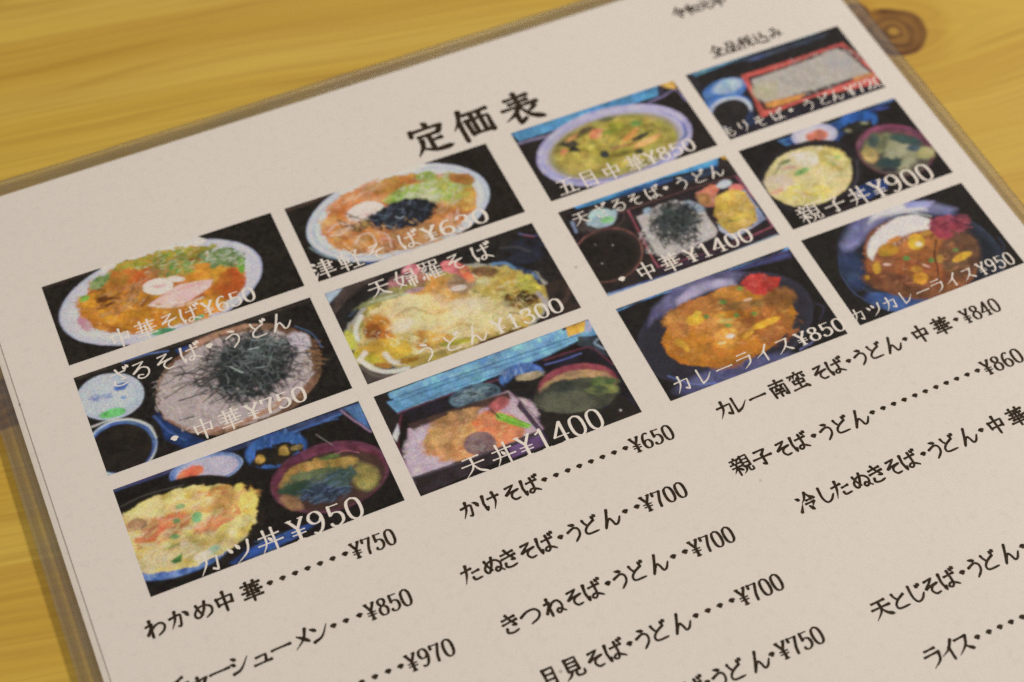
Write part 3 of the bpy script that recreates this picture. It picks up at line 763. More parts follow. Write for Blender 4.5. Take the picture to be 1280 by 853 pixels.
DISHES = [
(1, (-0.26022, -0.10512, -0.15907, -0.09291), 'ramen bowl with a pink swirl fish cake and pork slice', [
  ('B', 1.0, '231e18', '352e25'),
  ('F', 1.0, 0.1, 0.0, '2e251c', '3a2e26', 3, [-0.11, 0.04, 12.78, 0.26, 12.22, 0.53, -0.21, 0.76]),
  ('E', 1.0, 22.62, 10.86, 0.0464, 0.0032, -0.0026, 0.0839, 0.1, 0.0, 'c4bdbc', 'b8b2b8', 3),
  ('R', 0.55, 22.62, 10.86, 0.0468, 0.0032, -0.0026, 0.0856, 0.26, 0.16, '6f7fb8'),
  ('R', 0.5, 22.36, 11.06, 0.0494, 0.0034, -0.0029, 0.0943, 1.14, 0.73, 'b0aab4'),
  ('F', 1.0, 0.1, 0.0, 'cfc7c4', 'c8bfc2', 3, [12.79, -0.77, 33.26, -0.71, 35.48, 1.71, 32.1, 2.89, 16.46, 2.63, 12.42, 1.52]),
  ('F', 1.0, 0.1, 0.0, 'b8b0b6', 'bab2b6', 3, [12.7, 21.82, 33.21, 21.67, 31.28, 20.46, 20.6, 20.76, 12.66, 20.35]),
  ('E', 1.0, 22.62, 11.17, 0.0571, 0.0055, -0.0081, 0.107, 0.42, 0.06, 'c27a22', 'a4561c', 2),
  ('E', 1.0, 15.71, 5.19, 0.1319, 0.0022, 0.0111, 0.2709, 0.73, 0.2, 'c25a22', 'b87a28', 2),
  ('E', 1.0, 33.72, 10.11, 0.1688, 0.0555, -0.112, 0.2583, 0.94, 0.2, 'b9651c', 'c98a26', 2),
  ('E', 1.0, 15.77, 13.1, 0.0839, 0.0358, -0.1155, 0.1768, 0.94, 0.2, 'c8861e', 'b5701c', 3),
  ('E', 1.0, 26.19, 18.25, 0.1281, 0.015, -0.0353, 0.3438, 0.73, 0.2, 'c88a24', 'b5651c', 3),
  ('E', 1.0, 36.23, 14.41, 0.2796, -0.0256, 0.0711, 0.2827, 0.73, 0.2, 'b04c1c', 'b8621e', 2),
  ('E', 1.0, 26.15, 2.94, 0.0988, 0.0139, -0.0669, 0.4795, 0.47, 0.35, '7f8a2a', 'b98a2c', 4),
  ('E', 1.0, 37.05, 7.53, 0.2009, 0.0669, -0.1507, 0.3478, 0.47, 0.35, '7c8a58', '54702f', 4),
  ('E', 1.0, 27.17, 5.98, 0.2029, 0.0291, -0.058, 0.411, 0.47, 0.4, '5f8a38', 'b78b35', 4),
  ('E', 1.0, 11.64, 3.42, 0.3801, -0.0749, 0.2642, 0.6766, 0.47, 0.3, '5d7c3a', '93a05a', 4),
  ('E', 1.0, 39.81, 11.14, 1.1169, 0.3799, -0.1965, 0.4534, 0.31, 0.3, '4f8a2c', '7a9a2a', 4),
  ('E', 1.0, 7.45, 6.36, 0.9827, -0.1302, 0.3219, 1.1936, 0.31, 0.3, '4f8530', '8a9a2c', 4),
  ('S', 1.0, 27.62, 4.55, 0.1175, 0.0201, -0.0674, 0.361, 90, 0.83, 0.42, -2.4, 40.0, 0.31, 'c9cf9a', '4c7a2a', 3),
  ('S', 1.0, 37.35, 8.12, 0.2233, 0.0746, -0.166, 0.3831, 60, 0.83, 0.42, -2.2, 60.0, 0.31, 'cfd3b8', '47752a', 5),
  ('S', 1.0, 14.31, 9.96, 0.1688, 0.0139, -0.0214, 0.2828, 40, 3.12, 1.3, 0.4, 25.0, 0.47, 'c98a52', '8a4a1e', 7),
  ('S', 1.0, 11.49, 8.11, 0.3662, 0.0283, -0.0315, 0.4229, 14, 2.08, 0.94, 4.3, 25.0, 0.73, '4a2412', '6a3014', 8),
  ('S', 1.0, 17.78, 9.58, 0.272, -0.1766, 0.2905, 0.2661, 22, 2.08, 0.94, -47.5, 30.0, 0.36, 'd9a878', '7a3c1a', 9),
  ('S', 1.0, 21.98, 6.95, 0.3347, -0.0869, 0.2672, 0.5332, 14, 3.12, 1.04, -20.8, 20.0, 0.31, 'dcb08a', 'c87a3a', 10),
  ('E', 1.0, 22.26, 9.5, 0.3028, 0.0666, -0.1287, 0.4528, 0.26, 0.05, 'e2d6cf', 'd8c8c2', 4),
  ('L', 0.6, 0.62, 0.42, 'd08a88', [21.59, 9.01, 22.82, 9.74, 23.64, 9.46]),
  ('L', 0.7, 0.36, 0.26, 'c87a78', [21.68, 9.5, 22.64, 9.53]),
  ('E', 1.0, 26.19, 9.09, 0.5116, 0.161, -0.4839, 1.1154, 0.26, 0.1, 'ddd0c0', 'c9b490', 3),
  ('F', 1.0, 0.31, 0.0, 'dfc0b2', 'd3ab9c', 2, [19.02, 13.14, 22.91, 11.8, 26.42, 10.67, 29.88, 11.33, 33.33, 12.19, 32.12, 13.77, 28.96, 14.94, 26.47, 15.87, 22.79, 15.28, 20.57, 14.68]),
  ('L', 0.8, 0.42, 0.31, 'e9d6c4', [19.04, 13.39, 22.3, 15.31, 26.38, 16.15, 29.9, 15.79]),
  ('L', 0.5, 0.52, 0.52, 'c98e80', [23.33, 11.99, 27.25, 11.91, 31.07, 12.17]),
  ('S', 1.0, 17.39, 15.67, 0.0873, 0.0137, -0.0546, 0.2832, 60, 0.73, 0.42, 4.5, 60.0, 0.42, 'd8a458', 'a2561a', 11),
  ('E', 1.0, 20.08, 20.9, 0.3649, 0.0596, -0.2399, 1.2304, 0.36, 0.2, '3f7a50', '6aa070', 3),
  ('E', 1.0, 27.52, 20.44, 0.8367, -0.0286, 0.2666, 1.9408, 0.31, 0.2, '4a8058', '6aa070', 3),
  ('E', 1.0, 5.59, 13.0, 0.2927, 0.3755, -0.8667, 0.3932, 0.62, 0.3, 'b07a80', 'c7b5b5', 2),
]),
(2, (-0.26024, -0.10512, -0.08293, -0.00714), 'round basket of grey noodles topped with shredded seaweed', [
  ('B', 1.0, '221d18', '322c26'),
  ('F', 1.0, 0.1, 0.0, '2b241d', '40352b', 3, [0.04, -0.28, 50.2, 0.4, 49.74, 1.1, -0.03, 0.65]),
  ('F', 1.0, 0.6, 0.0, '233a74', '1f2c50', 3, [20.63, 1.47, 31.24, 2.04, 31.83, 3.24, 21.06, 3.2]),
  ('L', 0.7, 0.3, 0.25, '5a7ac0', [9.9, 0.19, 14.7, 0.25, 19.26, 1.19]),
  ('F', 1.0, 0.71, 0.0, '26407e', '1e2e58', 3, [12.79, 14.34, 14.74, 18.69, 19.15, 24.08, 19.89, 24.69, 15.62, 24.83, 12.55, 21.2]),
  ('L', 0.6, 0.5, 0.4, '4a6ab0', [12.06, 15.19, 13.6, 19.35, 15.85, 22.64]),
  ('E', 1.0, 30.42, 13.21, 0.0585, 0.0041, -0.0023, 0.0813, 0.2, 0.02, '8a6448', '5a3c28', 2),
  ('S', 1.0, 30.42, 13.21, 0.0605, 0.0042, -0.0025, 0.0872, 130, 2.32, 0.6, 9.0, 5.0, 0.2, 'c39a72', '44291a', 21),
  ('E', 1.0, 29.68, 13.25, 0.0626, 0.0043, -0.0026, 0.0913, 0.3, 0.04, 'b3a096', 'a08e86', 4),
  ('F', 1.0, 0.4, 0.0, 'b98868', 'a9765a', 3, [24.67, 1.06, 28.74, 0.64, 35.54, 1.07, 39.05, 2.47, 34.2, 2.07, 27.25, 2.18, 24.14, 2.69]),
  ('F', 1.0, 0.4, 0.0, 'b98868', 'a9765a', 3, [15.99, 19.23, 20.7, 22.22, 27.12, 22.94, 34.2, 21.92, 37.64, 20.45, 35.28, 22.98, 27.69, 24.06, 20.47, 22.93]),
  ('S', 1.0, 28.23, 13.94, 0.0653, 0.0044, -0.0028, 0.097, 300, 2.02, 0.91, 46.3, 70.0, 0.25, 'c9b6aa', '877268', 22),
  ('S', 1.0, 20.21, 13.44, 0.1135, 0.0559, -0.0904, 0.1281, 140, 1.51, 0.71, 35.2, 80.0, 0.2, 'cdbbae', '7b6559', 23),
  ('S', 1.0, 40.65, 12.05, 0.0993, 0.1451, -0.2043, 0.0864, 80, 3.02, 0.91, 76.3, 40.0, 0.35, 'bfaea8', '8b7a76', 24),
  ('S', 1.0, 45.99, 13.76, 0.446, 0.1646, -0.094, 0.2157, 40, 1.71, 0.5, 37.8, 6.0, 0.25, 'a2774c', '3c2415', 25),
  ('E', 1.0, 44.05, 9.5, 0.3364, 0.1805, -0.2585, 0.3626, 0.81, 0.2, 'aa9a98', 'bfb0b0', 2),
  ('E', 1.0, 33.06, 11.2, 0.1235, 0.0056, 0.0025, 0.1586, 1.81, 0.4, '2c2e2c', '3a3c3a', 4),
  ('S', 1.0, 32.64, 11.01, 0.0961, 0.0071, -0.0031, 0.1181, 460, 3.02, 1.11, 11.3, 80.0, 0.35, '2a2d2b', '161917', 26),
  ('S', 1.0, 33.25, 10.67, 0.1136, 0.0085, -0.0039, 0.1474, 210, 2.22, 0.91, 46.5, 80.0, 0.2, '7a8078', '2a2d2b', 27),
  ('S', 1.0, 41.12, 13.48, 0.1838, 0.0661, -0.0645, 0.148, 60, 2.22, 0.91, 23.5, 80.0, 0.25, '2c2f2d', '1c1f1d', 30),
  ('S', 1.0, 36.93, 8.57, 0.1685, 0.0587, -0.1171, 0.2688, 50, 2.22, 0.91, -13.0, 60.0, 0.25, '7d8580', '353a38', 28),
  ('S', 1.0, 22.16, 8.88, 0.1478, 0.0475, -0.1439, 0.33, 22, 4.54, 1.21, 13.8, 30.0, 0.3, '25231f', '35322c', 29),
  ('L', 0.9, 0.2, 0.1, '2e2a24', [19.16, 7.69, 21.48, 7.98, 23.82, 9.72]),
  ('L', 0.9, 0.2, 0.1, '2e2a24', [20.29, 5.63, 20.63, 7.61, 19.11, 9.06]),
  ('L', 0.9, 0.25, 0.1, '2e2a24', [12.99, 10.58, 15.16, 9.74]),
  ('L', 0.9, 0.25, 0.1, '2e2a24', [15.31, 12.01, 18.61, 10.95, 20.98, 10.3]),
  ('L', 0.9, 0.3, 0.1, '2e2a24', [17.78, 13.56, 20.6, 13.72, 22.9, 14.01]),
  ('L', 0.9, 0.25, 0.1, '2e2a24', [16.39, 17.96, 19.13, 18.28]),
  ('L', 0.9, 0.3, 0.15, '2e2a24', [42.71, 11.83, 45.29, 12.95]),
  ('L', 0.7, 0.25, 0.15, 'b8c4c4', [29.56, 9.98, 30.91, 11.78, 31.45, 12.32]),
  ('L', 0.7, 0.25, 0.15, 'b8c4c4', [34.35, 7.45, 36.25, 7.66]),
  ('L', 0.6, 0.2, 0.15, 'aab4b4', [34.16, 12.29, 35.95, 12.76]),
  ('L', 0.8, 0.3, 0.2, '4a5a80', [44.94, 5.67, 47.34, 8.73, 48.09, 12.81]),
  ('E', 1.0, 5.5, 7.13, 0.1496, 0.0211, -0.0355, 0.1763, 0.15, 0.0, 'b2b4c0', 'a4a9ba', 3),
  ('E', 1.0, 4.69, 6.66, 0.2014, 0.0281, -0.0473, 0.2349, 1.01, 0.1, 'bab9bc', 'b0b2bc', 3),
  ('E', 1.0, 8.33, 5.86, 0.7957, 0.0042, 0.0228, 1.1121, 0.2, 0.4, '3a58a8', '5a78b8', 4),
  ('E', 1.0, 7.83, 8.51, 1.511, 0.4453, -0.9187, 2.1047, 0.2, 0.4, '4a66b0', '6a86c0', 4),
  ('S', 1.0, 3.57, 6.47, 0.3963, 0.0832, -0.3906, 1.2356, 14, 0.71, 0.3, 11.4, 60.0, 0.4, '4a64a8', '7a8ab8', 31),
  ('E', 1.0, 4.9, 11.12, 0.3879, 0.0326, -0.1034, 0.9025, 0.2, 0.1, '4f9a48', '6ab062', 3),
  ('E', 1.0, 4.17, 19.36, 0.1444, 0.0121, -0.0182, 0.1521, 0.15, 0.0, 'b9bccc', '8f9cc0', 2),
  ('E', 1.0, 4.29, 19.3, 0.1521, 0.0128, -0.0198, 0.1657, 0.15, 0.0, '3d5496', '54709f', 2),
  ('E', 1.0, 4.11, 19.56, 0.1654, 0.0139, -0.0214, 0.1786, 0.25, 0.0, '1f1a15', '2a231c', 3),
  ('L', 0.8, 0.4, 0.2, 'c9ccd6', [0.18, 12.62, 3.92, 12.57, 8.13, 14.17, 10.6, 16.88, 10.98, 19.93]),
]),
(3, (-0.26021, -0.10512, 0.00309, 0.07881), 'cutlet and egg rice bowl beside a red soup bowl', [
  ('B', 1.0, '201b17', '2c2620'),
  ('F', 1.0, 0.15, 0.0, '2a3354', '3a4468', 3, [0.01, -0.32, 50.21, 0.34, 50.14, 1.6, -0.04, 0.64]),
  ('F', 1.0, 0.15, 0.0, '514463', '3a3450', 3, [0.01, -0.32, 7.78, -0.08, 13.92, 0.28, 13.34, 0.61, 3.86, 0.28, 0.03, 0.1]),
  ('L', 0.8, 0.44, 0.29, '4a6aa8', [28.6, 1.69, 34.58, 1.62, 41.59, 1.66, 45.97, 1.44]),
  ('L', 0.8, 0.39, 0.25, '3a5488', [38.6, 1.57, 41.59, 1.66, 44.92, 2.2]),
  ('L', 0.8, 0.39, 0.25, 'a07890', [46.23, 0.76, 47.53, 3.34, 49.89, 7.71]),
  ('F', 1.0, 0.2, 0.0, '34507e', '4a6a9a', 3, [47.12, 0.41, 50.15, 0.5, 50.09, 7.19, 49.43, 6.3, 47.75, 2.77]),
  ('E', 1.0, 17.7, 2.81, 0.1409, 0.0154, -0.037, 0.2947, 0.15, 0.0, '6f84b8', '93a2cc', 2),
  ('E', 1.0, 17.87, 3.06, 0.1655, 0.0182, -0.0459, 0.3656, 0.2, 0.0, 'a99da6', 'b7abb2', 3),
  ('E', 1.0, 14.67, 2.48, 0.3789, -0.0216, 0.0743, 0.7078, 0.29, 0.2, 'cf5f3a', 'd97a52', 3),
  ('R', 0.6, 17.7, 2.81, 0.1507, 0.0165, -0.0402, 0.3205, 0.34, 0.25, '48609c'),
  ('E', 1.0, 31.45, 4.13, 0.1647, 0.022, -0.0315, 0.2513, 0.49, 0.0, '264a8c', '345a9c', 2),
  ('S', 1.0, 32.09, 2.32, 0.1939, 0.0261, -0.0558, 0.4494, 50, 1.18, 0.49, 109.5, 20.0, 0.25, '5f82b8', '22427e', 41),
  ('E', 1.0, 31.09, 5.15, 0.1978, 0.0324, -0.0722, 0.4298, 0.39, 0.3, '2b2419', '1c1812', 4),
  ('E', 1.0, 27.96, 4.96, 0.9255, 0.3218, -0.4651, 1.0625, 0.29, 0.3, 'b9903c', '8f6c2c', 3),
  ('E', 1.0, 32.77, 5.0, 0.9184, 0.328, -0.3357, 0.7671, 0.29, 0.3, 'b08a3c', '8f6a2c', 3),
  ('E', 1.0, 35.28, 5.21, 0.8211, 0.1033, -0.19, 1.8137, 0.29, 0.3, '9c8248', '6f5a30', 3),
  ('E', 1.0, 30.2, 4.17, 0.7795, 0.274, -0.3081, 0.704, 0.39, 0.3, '1a1713', '241f18', 3),
  ('E', 1.0, 10.28, 13.23, 0.0655, 0.0035, -0.0066, 0.0935, 0.29, 0.0, '191511', '241e18', 3),
  ('L', 0.5, 0.2, 0.15, '6a6258', [-0.62, 4.25, 5.71, 3.61, 12.63, 4.36]),
  ('E', 1.0, 11.7, 14.69, 0.0753, 0.0042, -0.0077, 0.108, 0.2, 0.0, '1d1813', '28211a', 3),
  ('E', 1.0, 6.88, 18.06, 0.0953, 0.006, -0.0205, 0.2169, 0.39, 0.0, '39589c', '7088b8', 3),
  ('E', 1.0, 9.46, 13.15, 0.069, 0.0036, -0.0083, 0.1183, 0.25, 0.04, 'c9ab4c', 'd6c07a', 3),
  ('E', 1.0, 4.68, 17.64, 0.153, 0.009, -0.0409, 0.4342, 0.69, 0.2, 'cbb063', 'c2b488', 3),
  ('E', 1.0, 17.95, 10.12, 0.1448, 0.0293, -0.0946, 0.3672, 0.69, 0.2, 'cf9f5a', 'c2883c', 3),
  ('E', 1.0, 7.05, 11.53, 0.1874, -0.0216, 0.063, 0.395, 0.69, 0.3, 'c06a3a', 'cf8a52', 3),
  ('E', 1.0, 4.05, 12.16, 0.326, -0.0006, -0.0048, 0.6409, 0.59, 0.3, 'c2562e', 'cf7a4a', 3),
  ('E', 1.0, 15.07, 14.5, 0.2478, -0.0254, 0.0984, 0.6356, 0.59, 0.3, 'bf6038', 'd08a55', 3),
  ('E', 1.0, 20.47, 14.06, 0.4199, -0.1195, 0.5328, 1.2954, 0.39, 0.3, 'b5603a', 'c98a52', 3),
  ('E', 1.0, 16.6, 8.39, 0.2713, 0.0541, -0.3356, 1.3059, 0.49, 0.3, 'b86a3c', 'cfa05a', 3),
  ('E', 1.0, 12.61, 8.92, 0.2013, 0.0265, -0.1335, 0.7773, 0.59, 0.3, 'd0a878', 'c4a25a', 3),
  ('E', 1.0, 22.81, 12.82, 0.519, 0.178, -0.1543, 0.3519, 0.69, 0.2, 'd8be5a', 'cba84a', 3),
  ('E', 1.0, 1.68, 9.17, 0.4559, -0.0027, -0.0041, 0.7946, 0.49, 0.3, 'b98a5c', '8f6a48', 3),
  ('E', 1.0, 22.15, 9.1, 1.0337, 0.3506, -0.4235, 0.9663, 0.49, 0.3, 'd8c05a', 'd0b04a', 3),
  ('S', 1.0, 10.46, 14.14, 0.0754, 0.0041, -0.0097, 0.1373, 70, 1.96, 0.79, -1.8, 30.0, 0.59, 'dccb94', 'c89c50', 42),
  ('S', 1.0, 7.57, 12.87, 0.1135, -0.0029, 0.008, 0.2401, 60, 1.47, 0.69, -4.3, 40.0, 0.29, 'e2c8a8', 'a85430', 43),
  ('E', 1.0, 10.61, 8.61, 1.1041, 0.1744, -0.3318, 1.5473, 0.25, 0.3, '6c8c4c', '96a468', 3),
  ('E', 1.0, 12.81, 11.99, 0.8567, 0.6244, -0.6619, 0.6555, 0.29, 0.3, '6a9054', '7aa868', 3),
  ('E', 1.0, 9.14, 11.33, 1.2351, 0.1927, -0.3684, 1.7067, 0.25, 0.3, '64884a', '7a9a58', 3),
  ('E', 1.0, 7.78, 14.3, 1.185, 0.3724, -0.7231, 1.6461, 0.25, 0.3, '68904c', '7a9a58', 3),
  ('F', 1.0, 0.2, 0.0, '4c8438', '38682c', 4, [5.41, 19.05, 6.7, 18.64, 8.02, 18.13, 7.32, 19.89, 6.14, 19.8]),
  ('E', 1.0, 6.54, 16.17, 0.5704, -0.041, 0.3569, 3.8768, 0.25, 0.3, '8a9848', 'b0a848', 3),
  ('E', 1.0, 13.41, 19.85, 0.7489, -0.1026, 0.2634, 1.3817, 0.25, 0.3, '7f9aa8', '9ab07a', 3),
  ('E', 1.0, 11.3, 20.28, 0.57, -0.0367, 0.0953, 1.0887, 0.39, 0.2, 'd9d0b8', 'c9b890', 3),
  ('F', 1.0, 0.29, 0.0, '2c4a92', '25356a', 3, [15.33, 23.68, 18.5, 22.63, 24.43, 21.94, 30.67, 21.91, 33.94, 22.22, 28.56, 23.75, 21.7, 24.31, 16.06, 24.27]),
  ('S', 1.0, 23.1, 23.01, 0.1732, 0.0002, 0.0117, 0.4912, 26, 1.96, 0.69, -1.4, 14.0, 0.25, '5272b4', '1c2a58', 44),
  ('E', 1.0, 39.01, 13.89, 0.0852, 0.0128, -0.0171, 0.1306, 0.29, 0.0, '4a2630', '6a3a48', 3),
  ('E', 1.0, 38.92, 13.85, 0.0895, 0.0134, -0.0183, 0.1405, 0.49, 0.0, '6e3444', '54262f', 3),
  ('E', 1.0, 39.15, 14.82, 0.0955, 0.0144, -0.0207, 0.1576, 0.49, 0.0, '4a3028', '3c2a22', 3),
  ('E', 1.0, 35.47, 11.47, 0.1664, 0.0036, 0.0137, 0.4068, 0.69, 0.2, 'b58a44', '9a6f34', 3),
  ('E', 1.0, 42.18, 12.07, 0.3514, 0.0762, -0.1377, 0.6464, 0.69, 0.2, 'a8843e', '8a6a30', 3),
  ('E', 1.0, 45.16, 16.59, 0.3353, 0.1308, -0.1257, 0.2868, 0.88, 0.2, '8a7a3c', '5f5a34', 3),
  ('E', 1.0, 37.03, 13.9, 0.1436, 0.021, -0.0486, 0.3717, 0.79, 0.3, '3f4a34', '6a7048', 3),
  ('E', 1.0, 32.17, 13.78, 0.3069, 0.0611, -0.1521, 0.7084, 0.49, 0.3, '41543a', '2f4230', 3),
  ('E', 1.0, 36.96, 16.74, 0.2254, 0.0471, -0.095, 0.4404, 0.49, 0.2, '232a34', '38465c', 3),
  ('E', 1.0, 40.82, 14.98, 0.3083, 0.019, -0.0053, 0.5536, 0.59, 0.3, '2c3a34', '46584a', 3),
  ('S', 1.0, 37.32, 15.76, 0.1799, 0.0265, -0.0411, 0.3116, 60, 2.16, 0.79, -4.0, 30.0, 0.29, '5f7088', '1c241f', 45),
  ('E', 1.0, 30.26, 16.38, 0.3083, 0.2833, -0.6544, 0.5339, 0.69, 0.2, 'a87f52', '8a6040', 3),
  ('E', 1.0, 40.52, 9.87, 0.4214, 0.0898, -0.3818, 1.8002, 0.49, 0.2, '4f5f30', '6a7a3c', 3),
  ('L', 0.6, 0.2, 0.15, 'c86a80', [41.66, 9.48, 44.04, 9.81, 46.02, 11.16]),
  ('L', 0.5, 0.15, 0.1, 'b8a898', [39.76, 3.88, 41.91, 7.51]),
]),
(4, (-0.09558, 0.0515, -0.15856, -0.09225), 'ramen bowl with black seaweed and green onion', [
  ('B', 1.0, '272119', '352d25'),
  ('F', 1.0, 0.1, 0.0, '3d2c28', '50392f', 3, [-0.05, 0.02, 11.93, 0.05, 12.85, 0.07, 11.73, 0.58, 0.13, 1.06]),
  ('F', 1.0, 0.15, 0.0, '2c3a66', '3f5590', 3, [10.69, 20.04, 17.39, 21.49, 15.34, 22.05, 10.63, 21.34]),
  ('E', 1.0, 22.52, 10.5, 0.048, 0.0087, -0.006, 0.0818, 0.1, 0.0, 'c2bcc0', 'b8b4be', 3),
  ('R', 0.5, 22.52, 10.5, 0.0484, 0.0088, -0.0061, 0.0833, 0.24, 0.15, '6f8ac8'),
  ('R', 0.4, 22.8, 10.62, 0.0512, 0.0093, -0.0067, 0.0917, 0.69, 0.44, '8fa0cc'),
  ('R', 0.8, 22.8, 10.62, 0.053, 0.0097, -0.0071, 0.0976, 0.39, 0.24, 'bfc4d4'),
  ('F', 1.0, 0.1, 0.0, 'cdc7ca', 'c8c0c6', 3, [12.93, -0.76, 32.38, -0.91, 33.27, 1.0, 20.81, 1.28, 12.77, 1.52]),
  ('F', 1.0, 0.1, 0.0, 'b8b0b6', 'bab4bc', 3, [15.28, 22.2, 29.5, 21.2, 27.27, 19.88, 17.79, 20.49, 14.28, 20.14]),
  ('E', 1.0, 22.67, 10.93, 0.057, 0.0104, -0.0073, 0.0998, 0.39, 0.04, 'c07c40', 'a8602a', 2),
  ('E', 1.0, 14.75, 4.83, 0.1241, -0.0019, 0.0552, 0.2623, 0.69, 0.2, 'c8702e', 'cf9a68', 3),
  ('E', 1.0, 25.64, 3.36, 0.1384, 0.0315, -0.0594, 0.4372, 0.69, 0.2, 'a8642c', 'c08a3a', 3),
  ('E', 1.0, 35.79, 10.84, 0.1773, 0.1062, -0.1317, 0.1798, 0.88, 0.2, 'b8802c', 'c29a4a', 3),
  ('E', 1.0, 11.17, 11.72, 0.1127, 0.0852, -0.2042, 0.1844, 0.78, 0.2, 'c8782a', 'd09a5a', 3),
  ('E', 1.0, 23.34, 18.18, 0.1033, 0.0207, -0.0307, 0.3081, 0.78, 0.2, 'a86a38', 'bd8a52', 3),
  ('E', 1.0, 34.86, 8.58, 0.1991, 0.0544, -0.0457, 0.2487, 0.59, 0.4, '8a9a3a', 'b09f48', 4),
  ('E', 1.0, 27.78, 7.38, 0.1484, 0.0302, -0.0332, 0.3566, 0.59, 0.3, '8fa03c', 'a8a858', 4),
  ('E', 1.0, 31.75, 3.49, 0.3597, 0.1167, -0.2109, 0.7617, 0.39, 0.3, '7f9a34', 'a0a850', 4),
  ('E', 1.0, 24.95, 7.39, 0.3697, 0.0948, -0.1074, 0.584, 0.39, 0.3, '8fb03c', '7a9a2c', 4),
  ('S', 1.0, 31.64, 7.19, 0.1166, 0.0228, -0.018, 0.2548, 150, 1.37, 0.69, -2.1, 60.0, 0.34, 'd8d8b8', '6f8f2c', 51),
  ('S', 1.0, 27.93, 9.29, 0.1845, 0.0484, -0.081, 0.4392, 50, 1.47, 0.59, -2.0, 50.0, 0.49, 'e0dcc8', '98a060', 52),
  ('E', 1.0, 38.69, 7.43, 0.3226, 0.1937, -0.3717, 0.5059, 0.44, 0.3, 'a9682a', '8f6a2a', 4),
  ('E', 1.0, 15.93, 7.77, 0.2312, 0.0427, -0.0339, 0.3607, 0.24, 0.06, 'e6dcd2', 'ddccc8', 3),
  ('L', 0.6, 0.39, 0.29, 'd49a94', [13.74, 8.04, 15.23, 8.38, 17.12, 8.28, 18.32, 7.59]),
  ('L', 0.5, 0.29, 0.24, 'd08a84', [15.24, 7.17, 16.32, 9.15]),
  ('E', 1.0, 22.76, 11.63, 0.1326, 0.0261, -0.0248, 0.2591, 0.59, 0.15, '2a2a30', '1c1c22', 4),
  ('E', 1.0, 26.86, 11.89, 0.2803, 0.0571, -0.0433, 0.4521, 0.49, 0.2, '26292b', '1a1c1e', 4),
  ('S', 1.0, 22.76, 11.63, 0.1409, 0.0278, -0.0267, 0.279, 90, 1.27, 0.49, -13.7, 70.0, 0.29, '5a6474', '16181c', 53),
  ('L', 0.8, 0.24, 0.15, 'a8b4c4', [21.36, 11.63, 21.93, 12.3, 22.95, 12.32]),
  ('L', 0.7, 0.2, 0.15, 'a8b4c4', [18.26, 13.0, 19.54, 13.85]),
  ('E', 1.0, 13.24, 11.12, 0.3778, 0.0901, -0.1115, 0.5975, 0.49, 0.4, 'a8803c', '6a4a2a', 4),
  ('S', 1.0, 12.35, 13.42, 0.106, 0.0807, -0.179, 0.1617, 40, 3.43, 1.18, 36.0, 70.0, 0.39, 'd8a888', 'c07038', 54),
  ('S', 1.0, 17.97, 2.53, 0.1834, -0.0072, 0.1159, 0.4548, 30, 2.94, 0.98, -14.3, 20.0, 0.34, 'e0b898', 'b86a38', 55),
  ('L', 0.8, 0.44, 0.24, 'dcb4a0', [6.46, 9.68, 9.2, 8.48, 11.37, 10.02, 9.01, 11.38, 6.47, 10.88]),
  ('L', 0.8, 0.44, 0.24, 'dcb8a4', [10.78, 15.11, 12.35, 13.42, 14.51, 13.76, 14.69, 16.8, 11.75, 18.46]),
  ('L', 0.8, 0.39, 0.24, 'd8b09c', [16.28, 13.93, 17.84, 15.8, 17.41, 19.16]),
  ('S', 1.0, 32.83, 14.47, 0.2793, -0.162, 0.2471, 0.2672, 16, 2.45, 0.88, -42.8, 30.0, 0.29, 'd8b0a0', 'b88a58', 56),
  ('S', 1.0, 20.2, 16.82, 0.0646, 0.0163, -0.0427, 0.2263, 90, 1.18, 0.59, 10.7, 70.0, 0.34, 'd8a868', '8a4a20', 57),
  ('S', 1.0, 12.16, 9.16, 0.1811, 0.0696, -0.1799, 0.416, 14, 1.76, 0.59, 48.0, 50.0, 0.39, '3c3028', '6a4a2a', 58),
  ('L', 0.5, 0.39, 0.39, '9ab0d8', [1.43, 12.23, 3.4, 15.43, 6.52, 17.94, 9.81, 19.95]),
  ('L', 0.6, 0.49, 0.59, 'b0b8cc', [14.28, 20.14, 22.1, 21.19, 29.84, 20.4]),
]),
(5, (-0.09555, 0.0515, -0.08194, -0.00587), 'tempura noodle bowl with large golden prawn batter', [
  ('B', 1.0, '2a2420', '3a332d'),
  ('F', 1.0, 0.48, 0.0, '8a9cb0', 'a8b0b8', 3, [-0.02, -0.0, 4.02, 0.15, 2.22, 1.44, -0.13, 2.77]),
  ('F', 1.0, 0.39, 0.0, '3c2f2a', '50403a', 3, [4.02, 0.15, 13.53, 0.1, 8.4, 1.17, 3.83, 3.32, 0.12, 5.79, 0.08, 3.44]),
  ('L', 0.7, 0.68, 0.68, '4a3a34', [1.46, 3.46, 5.4, 0.46, 11.01, 0.51]),
  ('F', 1.0, 0.48, 0.0, '1f1b18', '2b2724', 3, [3.83, 3.32, 9.61, 1.69, 17.48, 0.91, 30.81, 1.22, 44.74, 2.92, 43.9, 11.16, 42.33, 17.67, 43.14, 22.15, 36.02, 21.97, 1.97, 11.77, 0.91, 6.13]),
  ('E', 1.0, 43.09, 6.54, 0.1935, 0.0578, -0.0568, 0.2942, 1.16, 0.1, '2a2c3a', '1f1b18', 3),
  ('L', 0.6, 0.39, 0.39, '5f5a90', [43.86, 1.61, 45.69, 3.02, 47.34, 3.73]),
  ('L', 0.6, 0.29, 0.24, 'a04a58', [44.52, 2.33, 46.39, 3.64]),
  ('L', 0.7, 0.48, 0.48, '4a4440', [38.52, 3.63, 41.92, 4.8, 43.91, 6.89]),
